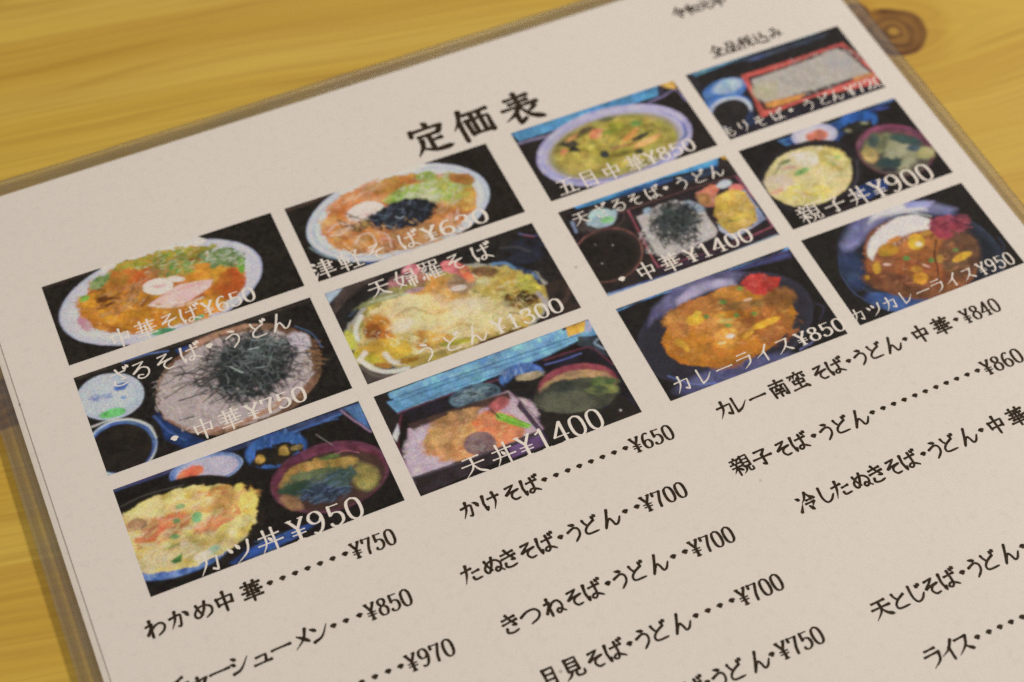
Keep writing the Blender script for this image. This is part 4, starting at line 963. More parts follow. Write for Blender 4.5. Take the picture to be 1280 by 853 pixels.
  ('L', 0.6, 0.39, 0.48, '4c5c74', [2.7, 7.49, 4.46, 6.51]),
  ('E', 1.0, 21.93, 15.27, 0.0449, 0.0092, -0.0095, 0.084, 0.39, 0.03, 'a39a88', '8a8474', 3),
  ('E', 1.0, 21.82, 15.51, 0.0467, 0.0096, -0.0099, 0.088, 0.39, 0.04, '9a8840', 'b8983c', 3),
  ('F', 1.0, 0.39, 0.0, '20283c', '2f4060', 3, [33.32, 6.57, 37.96, 7.06, 41.23, 10.61, 42.8, 12.49, 42.82, 16.1, 41.81, 15.67, 39.37, 10.41, 35.76, 7.63]),
  ('L', 0.8, 0.68, 0.39, '5f86a8', [35.13, 6.87, 37.73, 7.57, 39.19, 9.72]),
  ('L', 0.7, 0.39, 0.29, '6f8fb8', [42.07, 12.48, 42.51, 14.17]),
  ('E', 1.0, 20.93, 15.41, 0.0533, 0.0125, -0.0182, 0.1173, 0.97, 0.12, 'cca95c', 'd6c48c', 2),
  ('E', 1.0, 19.37, 12.41, 0.0823, 0.0214, -0.0331, 0.1675, 1.94, 0.1, 'd8c288', 'd2b476', 3),
  ('E', 1.0, 34.55, 12.51, 0.1129, 0.0709, -0.1268, 0.1754, 1.07, 0.2, 'b08e38', 'c2aa58', 3),
  ('E', 1.0, 31.18, 9.26, 0.2844, 0.2378, -0.5799, 0.5238, 0.68, 0.2, 'c4b880', 'a89a50', 3),
  ('E', 1.0, 39.8, 14.79, 0.1859, 0.3007, -0.4715, 0.1689, 0.68, 0.2, '9f9a34', 'b8a83c', 3),
  ('E', 1.0, 37.01, 17.73, 0.2421, 0.0711, -0.0913, 0.4596, 0.97, 0.3, 'a87828', '54381a', 3),
  ('E', 1.0, 37.92, 17.83, 0.3126, 0.0826, -0.1312, 0.8447, 0.58, 0.3, '4a3018', '3a2616', 3),
  ('E', 1.0, 20.86, 6.57, 0.155, 0.0498, -0.101, 0.3525, 0.97, 0.2, 'c89044', 'b8742c', 3),
  ('E', 1.0, 22.6, 11.47, 0.176, 0.0746, -0.1231, 0.2835, 1.45, 0.2, 'd0a050', 'c88a3c', 3),
  ('E', 1.0, 7.08, 12.84, 0.222, 0.1754, -0.2425, 0.2248, 1.16, 0.3, 'a85c20', 'c08028', 3),
  ('E', 1.0, 5.9, 12.9, 0.5427, 0.2135, -0.2115, 0.4862, 0.78, 0.3, '7c3c18', 'a05a20', 3),
  ('E', 1.0, 15.72, 20.02, 0.2509, 0.0645, -0.1193, 0.592, 0.97, 0.3, 'a86428', 'c89a40', 3),
  ('E', 1.0, 15.14, 18.06, 0.3978, 0.237, -0.5631, 0.7867, 0.68, 0.3, 'b86a28', 'c89a40', 3),
  ('E', 1.0, 7.11, 18.53, 0.1818, 0.0727, -0.1549, 0.3557, 0.97, 0.3, 'c09a2c', 'b8902c', 3),
  ('E', 1.0, 1.89, 19.05, 0.2251, 0.1777, -0.372, 0.3482, 0.78, 0.2, 'b8a82c', 'a89424', 3),
  ('E', 1.0, 0.44, 13.37, 0.7301, 0.2801, -0.1538, 0.3534, 0.68, 0.2, 'b0a830', 'c8c048', 3),
  ('E', 1.0, 16.13, 5.41, 0.2028, 0.0389, -0.0658, 0.6145, 0.68, 0.3, '6a5c2c', '908440', 3),
  ('E', 1.0, 9.42, 5.74, 0.205, 0.0072, 0.1216, 1.1871, 0.58, 0.2, '8c8850', '5c5a38', 3),
  ('E', 1.0, 12.01, 6.28, 0.2044, 0.0379, -0.2002, 1.8555, 0.44, 0.2, 'b8b490', '8c8850', 3),
  ('S', 1.0, 24.31, 16.3, 0.0557, 0.0134, -0.0182, 0.1172, 150, 0.97, 0.58, 5.3, 80.0, 0.39, 'dccb94', 'bc8e44', 61),
  ('S', 1.0, 16.96, 13.69, 0.0681, 0.0154, -0.0223, 0.1441, 90, 0.78, 0.48, 23.5, 80.0, 0.34, 'e2d4a4', 'cca858', 62),
  ('S', 1.0, 33.44, 15.0, 0.1044, 0.0466, -0.0668, 0.154, 90, 1.45, 0.68, -6.4, 50.0, 0.29, 'c8b868', '6a4c1c', 63),
  ('E', 0.7, 17.39, 10.38, 0.1869, 0.0366, -0.0514, 0.4675, 1.94, 0.1, 'e0cc98', 'd8bc80', 2),
  ('E', 0.7, 25.16, 14.34, 0.2008, 0.0544, -0.1014, 0.5117, 1.94, 0.1, 'e2d0a0', 'd8bc80', 2),
  ('E', 0.7, 12.2, 13.92, 0.3259, 0.0323, 0.0084, 0.6447, 1.45, 0.1, 'e4d4a8', 'd8bc80', 2),
  ('E', 0.6, 30.74, 16.77, 0.2625, 0.1164, -0.2184, 0.5028, 1.65, 0.1, 'dcc890', 'd0b070', 2),
  ('L', 0.5, 0.58, 0.68, 'a87828', [11.41, 11.27, 15.39, 10.68, 18.75, 13.88, 22.55, 13.79]),
  ('L', 0.5, 0.58, 0.68, 'a87828', [18.49, 18.95, 22.47, 18.39, 26.22, 20.59]),
  ('E', 1.0, 27.11, 8.69, 0.3154, 0.0621, -0.0322, 0.3703, 0.78, 0.3, '8a6a48', 'ad8a60', 3),
  ('E', 1.0, 26.17, 9.77, 0.5479, 0.1483, -0.254, 1.2959, 0.39, 0.2, 'cbb8a8', 'bfa890', 3),
  ('F', 1.0, 0.39, 0.0, 'cf7468', 'c25848', 3, [26.04, 2.2, 27.89, 2.39, 30.07, 5.16, 30.39, 8.32, 28.54, 8.71, 27.17, 6.32, 24.77, 4.07]),
  ('E', 1.0, 26.72, 4.01, 0.38, 0.3104, -0.4617, 0.4169, 0.39, 0.2, 'd67a78', 'c86058', 3),
  ('E', 1.0, 29.08, 7.45, 0.253, 0.4773, -0.9913, 0.2703, 0.39, 0.2, 'cc5a3a', 'd88050', 3),
  ('E', 1.0, 32.77, 7.84, 0.2589, 0.1138, -0.3269, 0.7538, 0.58, 0.3, '5c3c24', '86603a', 3),
  ('E', 1.0, 18.86, 1.63, 0.4912, 0.096, -0.0595, 0.568, 0.39, 0.2, 'd68888', 'c86a70', 3),
  ('E', 1.0, 15.64, 3.11, 0.3191, 0.0329, 0.0154, 0.7176, 0.48, 0.3, 'a86a68', '5c403a', 3),
  ('E', 1.0, 19.88, 4.36, 0.7009, 0.2895, -0.2416, 0.5569, 0.44, 0.2, 'b06a58', '8a6048', 3),
  ('E', 1.0, 17.53, 6.61, 0.4461, 0.0869, -0.1659, 1.54, 0.39, 0.2, 'b88890', '8a7060', 3),
  ('L', 0.9, 0.97, 0.48, 'c9c4b8', [4.88, 8.43, 2.75, 10.96, 2.2, 13.57]),
  ('L', 0.9, 1.07, 0.48, 'cdc6bc', [0.53, 18.46, 2.31, 21.46, 5.12, 23.51, 8.89, 24.32]),
  ('L', 0.9, 1.16, 0.44, 'd2cabc', [2.34, 17.3, 0.92, 18.63, 2.1, 20.81]),
  ('L', 0.85, 1.07, 0.48, 'cfc4b4', [5.95, 19.15, 6.75, 21.73, 8.69, 22.57]),
  ('E', 1.0, 4.52, 21.59, 0.4399, 0.1748, -0.6547, 1.5023, 0.39, 0.3, '7a4c18', 'a8702a', 3),
  ('E', 1.0, 9.66, 22.44, 0.4574, 0.1132, -0.2789, 1.3725, 0.39, 0.3, 'a88020', '8a5c18', 3),
  ('E', 1.0, 21.21, 22.41, 0.2496, 0.0669, -0.2739, 1.3552, 0.58, 0.3, 'b8a830', '9a9030', 3),
  ('L', 0.7, 0.97, 0.48, 'a89c9c', [40.9, 17.64, 41.22, 19.55, 40.71, 21.68]),
  ('E', 1.0, 30.86, 26.04, 0.1248, 0.028, -0.0573, 0.4847, 0.78, 0.3, '4a2c1a', '6a4024', 3),
  ('F', 1.0, 0.29, 0.0, '4a4038', '3c322c', 3, [0.34, 18.94, 1.64, 21.99, 6.58, 25.52, 8.12, 25.09, -0.04, 24.55]),
  ('L', 0.7, 0.68, 0.48, '6c5c50', [0.27, 20.29, 2.43, 23.44, 6.67, 25.29]),
  ('F', 1.0, 0.48, 0.0, '24201c', '3a2c24', 3, [43.02, 16.19, 41.71, 22.11, 37.97, 23.97, 42.28, 27.0, 47.62, 24.68, 47.37, 16.28]),
  ('L', 0.7, 0.97, 0.68, '4c3830', [47.87, 18.29, 46.06, 21.07, 43.54, 22.32]),
]),
(6, (-0.09551, 0.0515, 0.00401, 0.08017), 'lacquer box of tempura rice beside a soup bowl', [
  ('B', 1.0, '221c18', '2f2822'),
  ('F', 1.0, 0.15, 0.0, '6c9cbc', '5f8eae', 4, [2.33, 0.55, 42.41, 0.53, 47.54, 1.65, 47.83, 4.24, 43.61, 3.93, 35.7, 5.04, 2.91, 5.7, 1.83, 1.78]),
  ('F', 1.0, 0.15, 0.0, '6494bc', '7aa8c8', 4, [3.06, 0.28, 41.64, 0.0, 41.31, 2.32, 3.47, 1.91]),
  ('F', 1.0, 0.15, 0.0, '241e1a', '2a241f', 3, [-0.09, -0.04, 2.77, 0.04, 2.97, 1.7, 3.74, 2.44, 1.7, 2.13, 3.0, 5.46, 2.22, 7.4, -0.15, 10.32]),
  ('L', 0.9, 0.2, 0.15, '2c4a60', [3.0, 1.88, 16.57, 2.07, 31.31, 2.52, 43.88, 2.83]),
  ('L', 0.8, 0.2, 0.15, '34566c', [3.54, 2.93, 17.19, 2.93, 30.85, 3.53, 43.04, 3.5]),
  ('L', 0.6, 0.24, 0.15, '2f4f66', [3.61, 5.15, 15.51, 4.55, 35.28, 4.86, 43.27, 4.09]),
  ('F', 1.0, 0.15, 0.0, 'cf9430', 'dba23c', 3, [42.52, 0.08, 46.97, 0.16, 45.49, 2.48, 41.8, 2.35]),
  ('F', 1.0, 0.15, 0.0, 'a898b8', '8f9cc0', 3, [47.12, -0.15, 47.88, 1.17, 46.85, 3.07, 45.52, 2.62]),
  ('F', 1.0, 0.2, 0.0, '2f3438', '434a50', 3, [43.76, 3.08, 45.25, 3.73, 47.49, 4.4, 47.02, 6.94, 47.48, 10.17, 46.46, 9.12, 44.66, 6.52, 42.79, 5.1]),
  ('L', 0.7, 0.49, 0.29, '8fa0a8', [47.33, 5.25, 46.2, 5.98, 47.49, 8.06]),
  ('F', 1.0, 0.29, 0.0, '27222a', '1d1917', 3, [3.0, 5.46, 20.07, 5.37, 35.16, 5.11, 44.78, 6.27, 47.58, 12.02, 47.52, 24.73, 35.74, 24.88, 14.2, 18.83, 4.87, 9.12]),
  ('L', 0.9, 0.34, 0.2, '6a3444', [3.0, 5.46, 15.09, 5.53, 24.66, 6.19]),
  ('L', 0.9, 0.39, 0.2, '5c2c38', [34.93, 5.61, 42.85, 6.04, 45.08, 6.71, 46.34, 9.37, 47.46, 12.26]),
  ('L', 0.8, 0.34, 0.2, '5a68b0', [34.68, 6.69, 38.29, 7.07, 42.58, 7.13]),
  ('L', 0.8, 0.39, 0.29, '6a3040', [3.42, 6.21, 0.86, 10.76, 0.12, 13.78, 0.26, 21.51]),
  ('F', 1.0, 0.2, 0.0, 'b8b4bc', 'c8c0bc', 3, [-0.05, 10.08, 2.12, 7.64, 1.57, 9.94, 0.28, 11.62]),
  ('E', 1.0, 18.63, 7.78, 0.183, 0.0378, -0.0469, 0.3765, 0.2, 0.0, '4f6470', '3c4e5a', 3),
  ('E', 1.0, 18.5, 8.07, 0.2077, 0.0429, -0.0588, 0.4711, 0.24, 0.1, '5c7078', '2f3c44', 4),
  ('S', 1.0, 18.78, 7.43, 0.2397, 0.0496, -0.078, 0.6266, 30, 1.46, 0.59, 7.1, 30.0, 0.24, '9aa8a8', '384850', 71),
  ('E', 1.0, 29.15, 7.26, 0.2101, 0.0607, -0.0686, 0.3313, 0.39, 0.0, '34508c', '4668a8', 3),
  ('S', 1.0, 29.25, 5.94, 0.2467, 0.0711, -0.1249, 0.6047, 40, 1.07, 0.39, 114.5, 30.0, 0.29, '8a9cc8', '2a4480', 72),
  ('E', 1.0, 29.1, 9.01, 0.2118, 0.0545, -0.0768, 0.4631, 0.49, 0.2, '1d1a17', '26211c', 3),
  ('E', 1.0, 30.61, 7.9, 0.3517, 0.0913, -0.169, 1.0239, 0.49, 0.2, 'b8a078', '8a7a58', 3),
  ('F', 1.0, 0.39, 0.0, 'b8989c', 'a88890', 3, [3.46, 9.64, 25.21, 9.37, 26.59, 12.88, 28.05, 20.39, -0.07, 20.02]),
  ('F', 1.0, 0.39, 0.0, '3c2c28', '50382f', 3, [3.85, 8.68, 10.76, 8.85, 25.1, 9.61, 25.07, 11.34, 20.4, 11.33, 9.75, 10.12, 4.28, 10.56]),
  ('E', 1.0, 4.95, 17.0, 0.1917, 0.0799, -0.0609, 0.1391, 1.27, 0.1, 'bda8ac', 'ae949c', 3),
  ('E', 1.0, 26.12, 14.98, 0.1972, 0.2392, -0.3349, 0.2084, 0.78, 0.1, 'b09098', 'bfa4a4', 3),
  ('S', 1.0, 4.13, 15.54, 0.2634, 0.109, -0.0717, 0.1638, 90, 0.59, 0.24, 23.6, 80.0, 0.34, 'd2c2c4', '9a8084', 73),
  ('S', 1.0, 26.31, 15.64, 0.1973, 0.2397, -0.2793, 0.1739, 60, 0.59, 0.24, 23.6, 80.0, 0.34, 'cdbcbc', '9a8084', 74),
  ('E', 1.0, 13.4, 16.24, 0.1097, 0.0255, -0.0347, 0.203, 1.17, 0.1, 'c88c50', 'bd7c48', 3),
  ('E', 1.0, 10.97, 14.05, 0.1707, 0.0174, -0.0029, 0.3284, 0.98, 0.2, 'b07f44', 'c89452', 3),
  ('E', 1.0, 19.92, 15.7, 0.1718, 0.1097, -0.1857, 0.2623, 0.78, 0.1, 'd07c4c', 'c96c3c', 3),
  ('E', 1.0, 20.79, 19.19, 0.2753, 0.033, -0.0085, 0.6626, 0.59, 0.1, 'c86840', 'd07c50', 3),
  ('E', 1.0, 13.62, 11.24, 0.1995, 0.0335, -0.0555, 0.6423, 0.68, 0.3, '8a6038', 'a87848', 3),
  ('E', 1.0, 22.26, 11.57, 0.4283, -0.0156, 0.1213, 0.6509, 0.68, 0.2, 'a85450', '8f4a44', 3),
  ('S', 1.0, 13.2, 15.59, 0.1159, 0.0232, -0.0296, 0.2284, 130, 1.07, 0.49, 0.6, 60.0, 0.34, 'dca46c', 'a86c38', 75),
  ('E', 1.0, 15.11, 18.39, 0.3009, 0.0906, -0.0934, 0.3649, 0.2, 0.03, '6c4c4c', '8a6a60', 4),
  ('R', 0.6, 15.11, 18.39, 0.3095, 0.0932, -0.0971, 0.3795, 0.24, 0.2, '9c6a54'),
  ('S', 1.0, 15.01, 18.62, 0.3941, 0.1187, -0.135, 0.5276, 30, 1.17, 0.39, 0.7, 60.0, 0.29, '8f8078', '5a4048', 76),
  ('F', 1.0, 0.2, 0.0, '6a9a24', '7cae34', 4, [20.58, 13.14, 22.17, 13.95, 24.43, 16.53, 26.24, 18.47, 25.44, 19.14, 23.74, 18.05, 21.36, 15.76, 20.39, 14.66]),
  ('L', 0.8, 0.2, 0.15, '9cc850', [21.14, 14.07, 23.85, 16.74, 25.73, 18.52]),
  ('L', 0.9, 0.39, 0.2, '4a3828', [20.29, 12.15, 20.68, 13.46, 20.97, 14.45]),
  ('F', 1.0, 0.15, 0.0, '2a2220', '372c30', 3, [0.13, 20.1, 10.57, 20.57, 26.9, 20.74, 27.58, 22.44, 14.97, 23.6, 0.35, 24.68]),
  ('L', 0.6, 0.24, 0.2, '6c5c64', [0.73, 20.36, 9.97, 20.86, 20.05, 20.83, 26.69, 21.21]),
  ('F', 1.0, 0.2, 0.0, '4c3848', '3c2c34', 3, [26.4, 12.21, 27.64, 20.21, 27.55, 23.55, 26.31, 24.13, 26.8, 20.97, 25.33, 13.48]),
  ('L', 0.8, 0.29, 0.2, '6a4c58', [25.3, 10.28, 26.97, 14.2, 28.05, 20.39]),
  ('F', 1.0, 0.15, 0.0, '5a3c60', '6a4a70', 3, [19.74, 21.53, 27.09, 21.39, 26.85, 23.8, 19.6, 23.97]),
  ('E', 1.0, 37.96, 14.63, 0.1113, 0.0344, -0.0358, 0.171, 0.29, 0.0, '2c241e', '342b24', 3),
  ('E', 1.0, 38.75, 13.51, 0.1185, 0.0406, -0.0508, 0.2017, 0.49, 0.0, '8c3c44', 'a04c50', 3),
  ('E', 1.0, 38.28, 14.48, 0.1216, 0.0376, -0.0471, 0.2251, 0.49, 0.05, 'b08a5c', '94744c', 3),
  ('E', 1.0, 37.26, 16.08, 0.1097, 0.0375, -0.058, 0.2292, 0.68, 0.05, '3c3c30', '4a4a38', 3),
  ('E', 1.0, 34.83, 16.47, 0.1545, 0.0735, -0.1506, 0.345, 0.88, 0.1, '4c4c3c', '5c5a44', 3),
  ('E', 1.0, 35.61, 12.73, 0.3328, 0.1577, -0.2652, 0.608, 0.78, 0.2, '2c3028', '42443a', 3),
  ('E', 1.0, 43.98, 15.2, 0.3295, 0.1623, -0.2843, 0.6519, 0.68, 0.3, '3f5430', '66703c', 3),
  ('E', 1.0, 44.09, 17.02, 0.5503, 0.2722, -0.338, 0.7748, 0.59, 0.3, '8a8444', '6a6c38', 3),
  ('E', 1.0, 41.78, 16.59, 0.3312, 0.1622, -0.3726, 0.854, 0.59, 0.3, '6a6c3c', '3c4430', 3),
  ('F', 1.0, 0.24, 0.0, '231e19', '2a241e', 3, [28.99, 16.24, 33.58, 19.1, 41.55, 21.14, 45.27, 18.7, 47.52, 24.73, 27.33, 24.02]),
  ('E', 1.0, 43.83, 22.6, 3.9908, 1.994, -1.8956, 4.3402, 0.1, 0.0, 'd8d0c8', 'c8c0b8', 3),
]),
(7, (0.07124, 0.19893, -0.16004, -0.09337), 'mixed vegetable noodle soup in a lavender rimmed bowl', [
  ('B', 1.0, '2d2621', '38302a'),
  ('F', 1.0, 0.18, 0.0, '5088b4', '467ca8', 3, [-0.03, 0.05, 37.39, -0.12, 35.85, 2.86, 0.86, 2.95]),
  ('F', 1.0, 0.27, 0.0, '6a5c74', '847894', 3, [0.28, 3.09, 9.51, 3.59, 9.89, 4.6, 0.26, 3.81]),
  ('F', 1.0, 0.18, 0.0, 'd09640', 'dba84c', 3, [37.46, -0.26, 41.59, -0.45, 40.86, 2.67, 38.97, 1.56]),
  ('F', 1.0, 0.22, 0.0, '2c2830', '3c3444', 3, [37.09, 0.46, 38.68, 1.26, 37.37, 2.93, 36.15, 2.7]),
  ('L', 0.9, 0.45, 0.36, '7c6c90', [32.87, 3.91, 37.12, 3.41, 40.55, 2.83, 41.1, 6.87]),
  ('E', 1.0, 20.17, 12.21, 0.0527, 0.0156, -0.0104, 0.0905, 0.13, 0.0, 'b4a9cc', 'a399c0', 3),
  ('R', 0.5, 20.17, 12.21, 0.0535, 0.0158, -0.0107, 0.0934, 0.36, 0.22, '7f78b0'),
  ('E', 1.0, 20.03, 12.48, 0.0567, 0.0168, -0.012, 0.1047, 0.45, 0.0, '7a7ab8', '8c88c0', 3),
  ('E', 1.0, 19.94, 12.22, 0.0583, 0.0172, -0.0125, 0.1092, 0.54, 0.0, 'b0a6c4', 'a89cbc', 3),
  ('E', 1.0, 19.81, 12.5, 0.0625, 0.0185, -0.013, 0.1129, 1.34, 0.0, '8a7c58', '9a8c60', 3),
  ('E', 1.0, 19.81, 12.5, 0.0677, 0.02, -0.014, 0.1218, 1.16, 0.0, '94853c', '847838', 3),
  ('E', 1.0, 19.32, 11.73, 0.0761, 0.0224, -0.0164, 0.1433, 1.34, 0.12, 'a8943a', '98843a', 3),
  ('L', 0.7, 0.71, 0.54, '505c9c', [37.16, 12.65, 36.41, 15.73, 34.38, 17.1]),
  ('E', 1.0, 31.29, 14.65, 0.2863, 0.1487, -0.1277, 0.2968, 1.16, 0.1, '9c8c34', '8a7c38', 3),
  ('E', 1.0, 20.49, 11.12, 0.0899, 0.0279, -0.0271, 0.1988, 1.16, 0.2, 'a69436', '8c7a30', 4),
  ('S', 1.0, 20.03, 12.04, 0.0761, 0.0225, -0.0177, 0.1544, 170, 1.16, 0.62, -1.9, 60.0, 0.31, 'bcab58', '74662a', 81),
  ('E', 1.0, 14.16, 6.44, 0.2714, 0.0413, 0.101, 1.2931, 0.54, 0.3, '4c4424', '6c6428', 3),
  ('E', 1.0, 21.94, 4.68, 0.4784, 0.1624, -0.2449, 1.3732, 0.54, 0.3, '5c583c', '6c6838', 3),
  ('E', 1.0, 26.92, 6.08, 0.3916, 0.1602, -0.6353, 2.3232, 0.45, 0.3, '74702c', '8a8430', 3),
  ('E', 1.0, 27.33, 8.31, 0.6355, 0.3218, -0.4723, 1.0988, 0.45, 0.2, '5c7c34', '70903c', 3),
  ('E', 1.0, 10.81, 8.07, 0.4362, 0.1737, -0.2829, 0.9429, 0.45, 0.3, '2f2c24', '4a4430', 3),
  ('E', 1.0, 11.17, 10.45, 0.6515, 0.3124, -0.3537, 0.8213, 0.45, 0.3, '38382c', '24241c', 3),
  ('E', 1.0, 17.84, 7.74, 0.5529, 0.1522, -0.0697, 0.7686, 0.54, 0.2, 'c08a5c', 'b86a44', 3),
  ('E', 1.0, 12.12, 6.68, 0.6011, 0.0183, 0.4177, 1.7529, 0.36, 0.2, 'b8704c', 'c08a4c', 3),
  ('E', 1.0, 8.65, 9.92, 0.8836, 0.7583, -0.5912, 0.5073, 0.45, 0.2, 'c87048', 'c08a50', 3),
  ('E', 1.0, 15.8, 5.73, 0.6098, 0.112, 0.055, 1.4631, 0.36, 0.2, '4a3c28', '5c4c30', 3),
  ('E', 1.0, 24.57, 11.19, 0.3761, -0.0423, 0.497, 1.1718, 0.54, 0.2, 'c8803c', 'd09a4c', 3),
  ('E', 1.0, 27.13, 14.26, 0.2675, 0.0305, 0.1765, 1.18, 0.45, 0.2, 'c07848', 'd09858', 3),
  ('E', 1.0, 26.77, 12.42, 0.4013, 0.0515, 0.1737, 1.3176, 0.45, 0.3, '3c3428', '5c4c34', 3),
  ('E', 1.0, 21.93, 13.42, 0.3045, 0.0866, -0.1897, 2.0244, 0.36, 0.3, '7c4c28', 'a07840', 3),
  ('E', 1.0, 16.73, 13.95, 0.8328, 0.5568, -0.5871, 0.7922, 0.36, 0.2, '2a2c2c', '3a3c38', 3),
  ('E', 1.0, 24.43, 16.16, 0.9653, 0.4907, -0.5551, 1.2892, 0.36, 0.2, '34342c', '4c4830', 3),
  ('E', 1.0, 20.08, 15.39, 0.4081, 0.1152, -0.1382, 1.4565, 0.45, 0.3, '8c7c30', '6c5c24', 3),
  ('E', 1.0, 23.28, 7.25, 0.5745, 0.2863, -0.3788, 0.881, 0.45, 0.3, '948c2c', '7a7c28', 3),
  ('E', 1.0, 20.93, 8.5, 0.401, 0.1363, -0.219, 1.2159, 0.45, 0.3, '98902c', '747828', 3),
  ('E', 1.0, 11.66, 13.41, 0.1816, 0.1196, -0.2953, 0.3991, 0.89, 0.1, 'b4a044', 'a08c3c', 3),
]),
(8, (0.07128, 0.19893, -0.083, -0.00701), 'lacquer tray of chilled noodles with seaweed and tempura', [
  ('B', 1.0, '28211c', '342c26'),
  ('F', 1.0, 0.19, 0.0, '3f80b4', '4a8cc0', 3, [3.83, -0.08, 40.0, -0.2, 38.43, 1.95, 26.27, 0.45, 19.77, 0.73, 4.58, 1.32]),
  ('F', 1.0, 0.29, 0.0, '27406c', '2f5080', 3, [20.03, 0.22, 27.87, 1.14, 26.02, 2.81, 19.15, 2.9, 10.77, 2.32, 12.95, 0.83]),
  ('F', 1.0, 0.19, 0.0, '2a2420', '342c28', 3, [39.26, 0.42, 41.21, -0.13, 40.99, 6.18, 39.11, 5.98, 38.07, 2.42]),
  ('F', 1.0, 0.14, 0.0, 'cf9c30', 'c08a28', 3, [40.05, -0.12, 41.41, -0.04, 41.41, 1.35, 40.45, 0.81]),
  ('F', 1.0, 0.14, 0.0, '241e1c', '302824', 3, [3.0, 0.64, 16.89, 1.62, 39.15, 2.26, 40.99, 6.18, 41.19, 24.23, -0.03, 24.95, -0.08, 0.15]),
  ('F', 1.0, 0.24, 0.0, '20283c', '343c50', 3, [27.61, 1.64, 38.29, 2.02, 38.33, 3.78, 29.48, 3.69]),
  ('E', 1.0, 6.4, 4.92, 0.1875, 0.0556, -0.047, 0.3203, 0.29, 0.0, '2c2624', '463a34', 3),
  ('R', 0.6, 8.36, 5.77, 0.2131, 0.0575, -0.0357, 0.342, 0.29, 0.19, '54403a'),
  ('E', 1.0, 8.28, 4.96, 0.2744, 0.0907, -0.0758, 0.3979, 0.39, 0.2, 'a8b8b0', '8fa0a4', 3),
  ('E', 1.0, 8.95, 6.02, 0.61, 0.2028, -0.219, 1.1467, 0.29, 0.2, '6cae6a', '90bc80', 3),
  ('E', 1.0, 7.19, 3.77, 0.5556, 0.0981, 0.0197, 0.9616, 0.39, 0.2, 'b4c4cc', '90a8b4', 3),
  ('F', 1.0, 0.19, 0.0, '7c84a0', '545a70', 3, [1.34, 3.33, 2.17, 3.39, 1.62, 6.7, 1.03, 6.74]),
  ('E', 1.0, 4.92, 14.65, 0.1238, 0.0332, -0.0154, 0.1404, 0.19, 0.0, '7a4c40', '5c3830', 3),
  ('E', 1.0, 4.77, 14.76, 0.1296, 0.0347, -0.0163, 0.1491, 0.19, 0.0, '2c2420', '342a24', 3),
  ('E', 1.0, 4.15, 14.78, 0.1367, 0.0365, -0.018, 0.1644, 0.39, 0.0, '1f1a16', '2a231d', 4),
  ('E', 1.0, 6.92, 12.79, 7.0811, 3.513, -2.4817, 5.7312, 0.1, 0.0, 'c8bcb0', 'c8bcb0', 3),
  ('E', 1.0, 2.69, 16.33, 7.1544, 3.516, -2.5257, 5.827, 0.1, 0.0, 'c8bcb0', 'c8bcb0', 3),
  ('E', 1.0, 3.58, 11.17, 7.1028, 3.4688, -2.481, 5.7298, 0.1, 0.0, 'a89c90', 'c8bcb0', 3),
  ('F', 1.0, 0.24, 0.0, '33282c', '241e1c', 3, [13.93, 5.6, 40.72, 6.68, 41.96, 21.19, 13.12, 22.1]),
  ('L', 0.9, 0.24, 0.14, '6c4440', [11.64, 5.39, 23.66, 5.46, 33.35, 5.66, 41.19, 6.26]),
  ('L', 0.95, 0.43, 0.19, '9a4c54', [14.24, 5.74, 13.76, 12.54, 13.27, 18.15, 13.24, 21.87]),
  ('L', 0.95, 0.39, 0.19, '8c4450', [13.24, 21.87, 20.5, 22.44, 31.85, 22.71, 41.02, 21.97]),
  ('L', 0.9, 0.39, 0.19, 'a05464', [40.65, 6.34, 41.06, 10.53, 41.37, 16.14, 41.15, 21.73]),
  ('F', 1.0, 0.29, 0.0, '3c2c34', '2a2024', 3, [13.0, 22.33, 41.53, 22.79, 41.19, 24.23, 13.16, 23.83]),
  ('F', 1.0, 0.19, 0.0, '8ca0c8', 'a4acc0', 3, [0.12, 23.9, 18.25, 24.9, 41.19, 24.23, 40.9, 24.58, 0.04, 24.98]),
  ('L', 0.7, 0.43, 0.34, '4c5a94', [0.5, 24.07, 11.92, 24.42, 25.66, 25.25]),
  ('F', 1.0, 0.29, 0.0, 'a89c90', 'b4a89c', 4, [15.12, 7.8, 17.67, 7.7, 21.05, 6.75, 24.86, 6.89, 28.04, 9.17, 29.5, 12.81, 29.51, 18.17, 28.34, 19.43, 20.73, 20.22, 15.63, 20.9, 14.43, 18.65, 14.79, 12.4]),
  ('S', 1.0, 21.04, 15.1, 0.1161, 0.0325, -0.0141, 0.1603, 260, 1.25, 0.58, 23.4, 80.0, 0.29, 'c9bfb4', '80766c', 91),
  ('E', 1.0, 27.91, 10.32, 0.281, 0.266, -0.5292, 0.4553, 0.58, 0.2, '9098a0', '7c8488', 3),
  ('E', 1.0, 18.12, 7.29, 0.9991, 0.1951, 0.0243, 1.3776, 0.39, 0.2, '7c90a8', '9ca8b0', 3),
  ('E', 1.0, 22.56, 12.2, 0.1937, 0.0853, -0.0678, 0.221, 1.25, 0.4, '2f3331', '424644', 4),
  ('S', 1.0, 22.3, 12.69, 0.1598, 0.0838, -0.0662, 0.153, 260, 2.12, 0.87, -0.8, 80.0, 0.34, '262927', '181b19', 92),
  ('S', 1.0, 22.56, 12.2, 0.1886, 0.099, -0.0908, 0.21, 120, 1.93, 0.77, 49.1, 80.0, 0.19, '5c645e', '303431', 93),
  ('L', 0.95, 0.24, 0.14, '2c2f2d', [21.06, 16.87, 20.59, 19.58, 22.25, 19.14]),
  ('L', 0.95, 0.24, 0.14, '2c2f2d', [17.52, 13.58, 16.71, 17.9, 17.84, 16.65]),
  ('L', 0.95, 0.24, 0.14, '2c2f2d', [21.84, 17.21, 23.41, 18.77, 25.22, 18.97]),
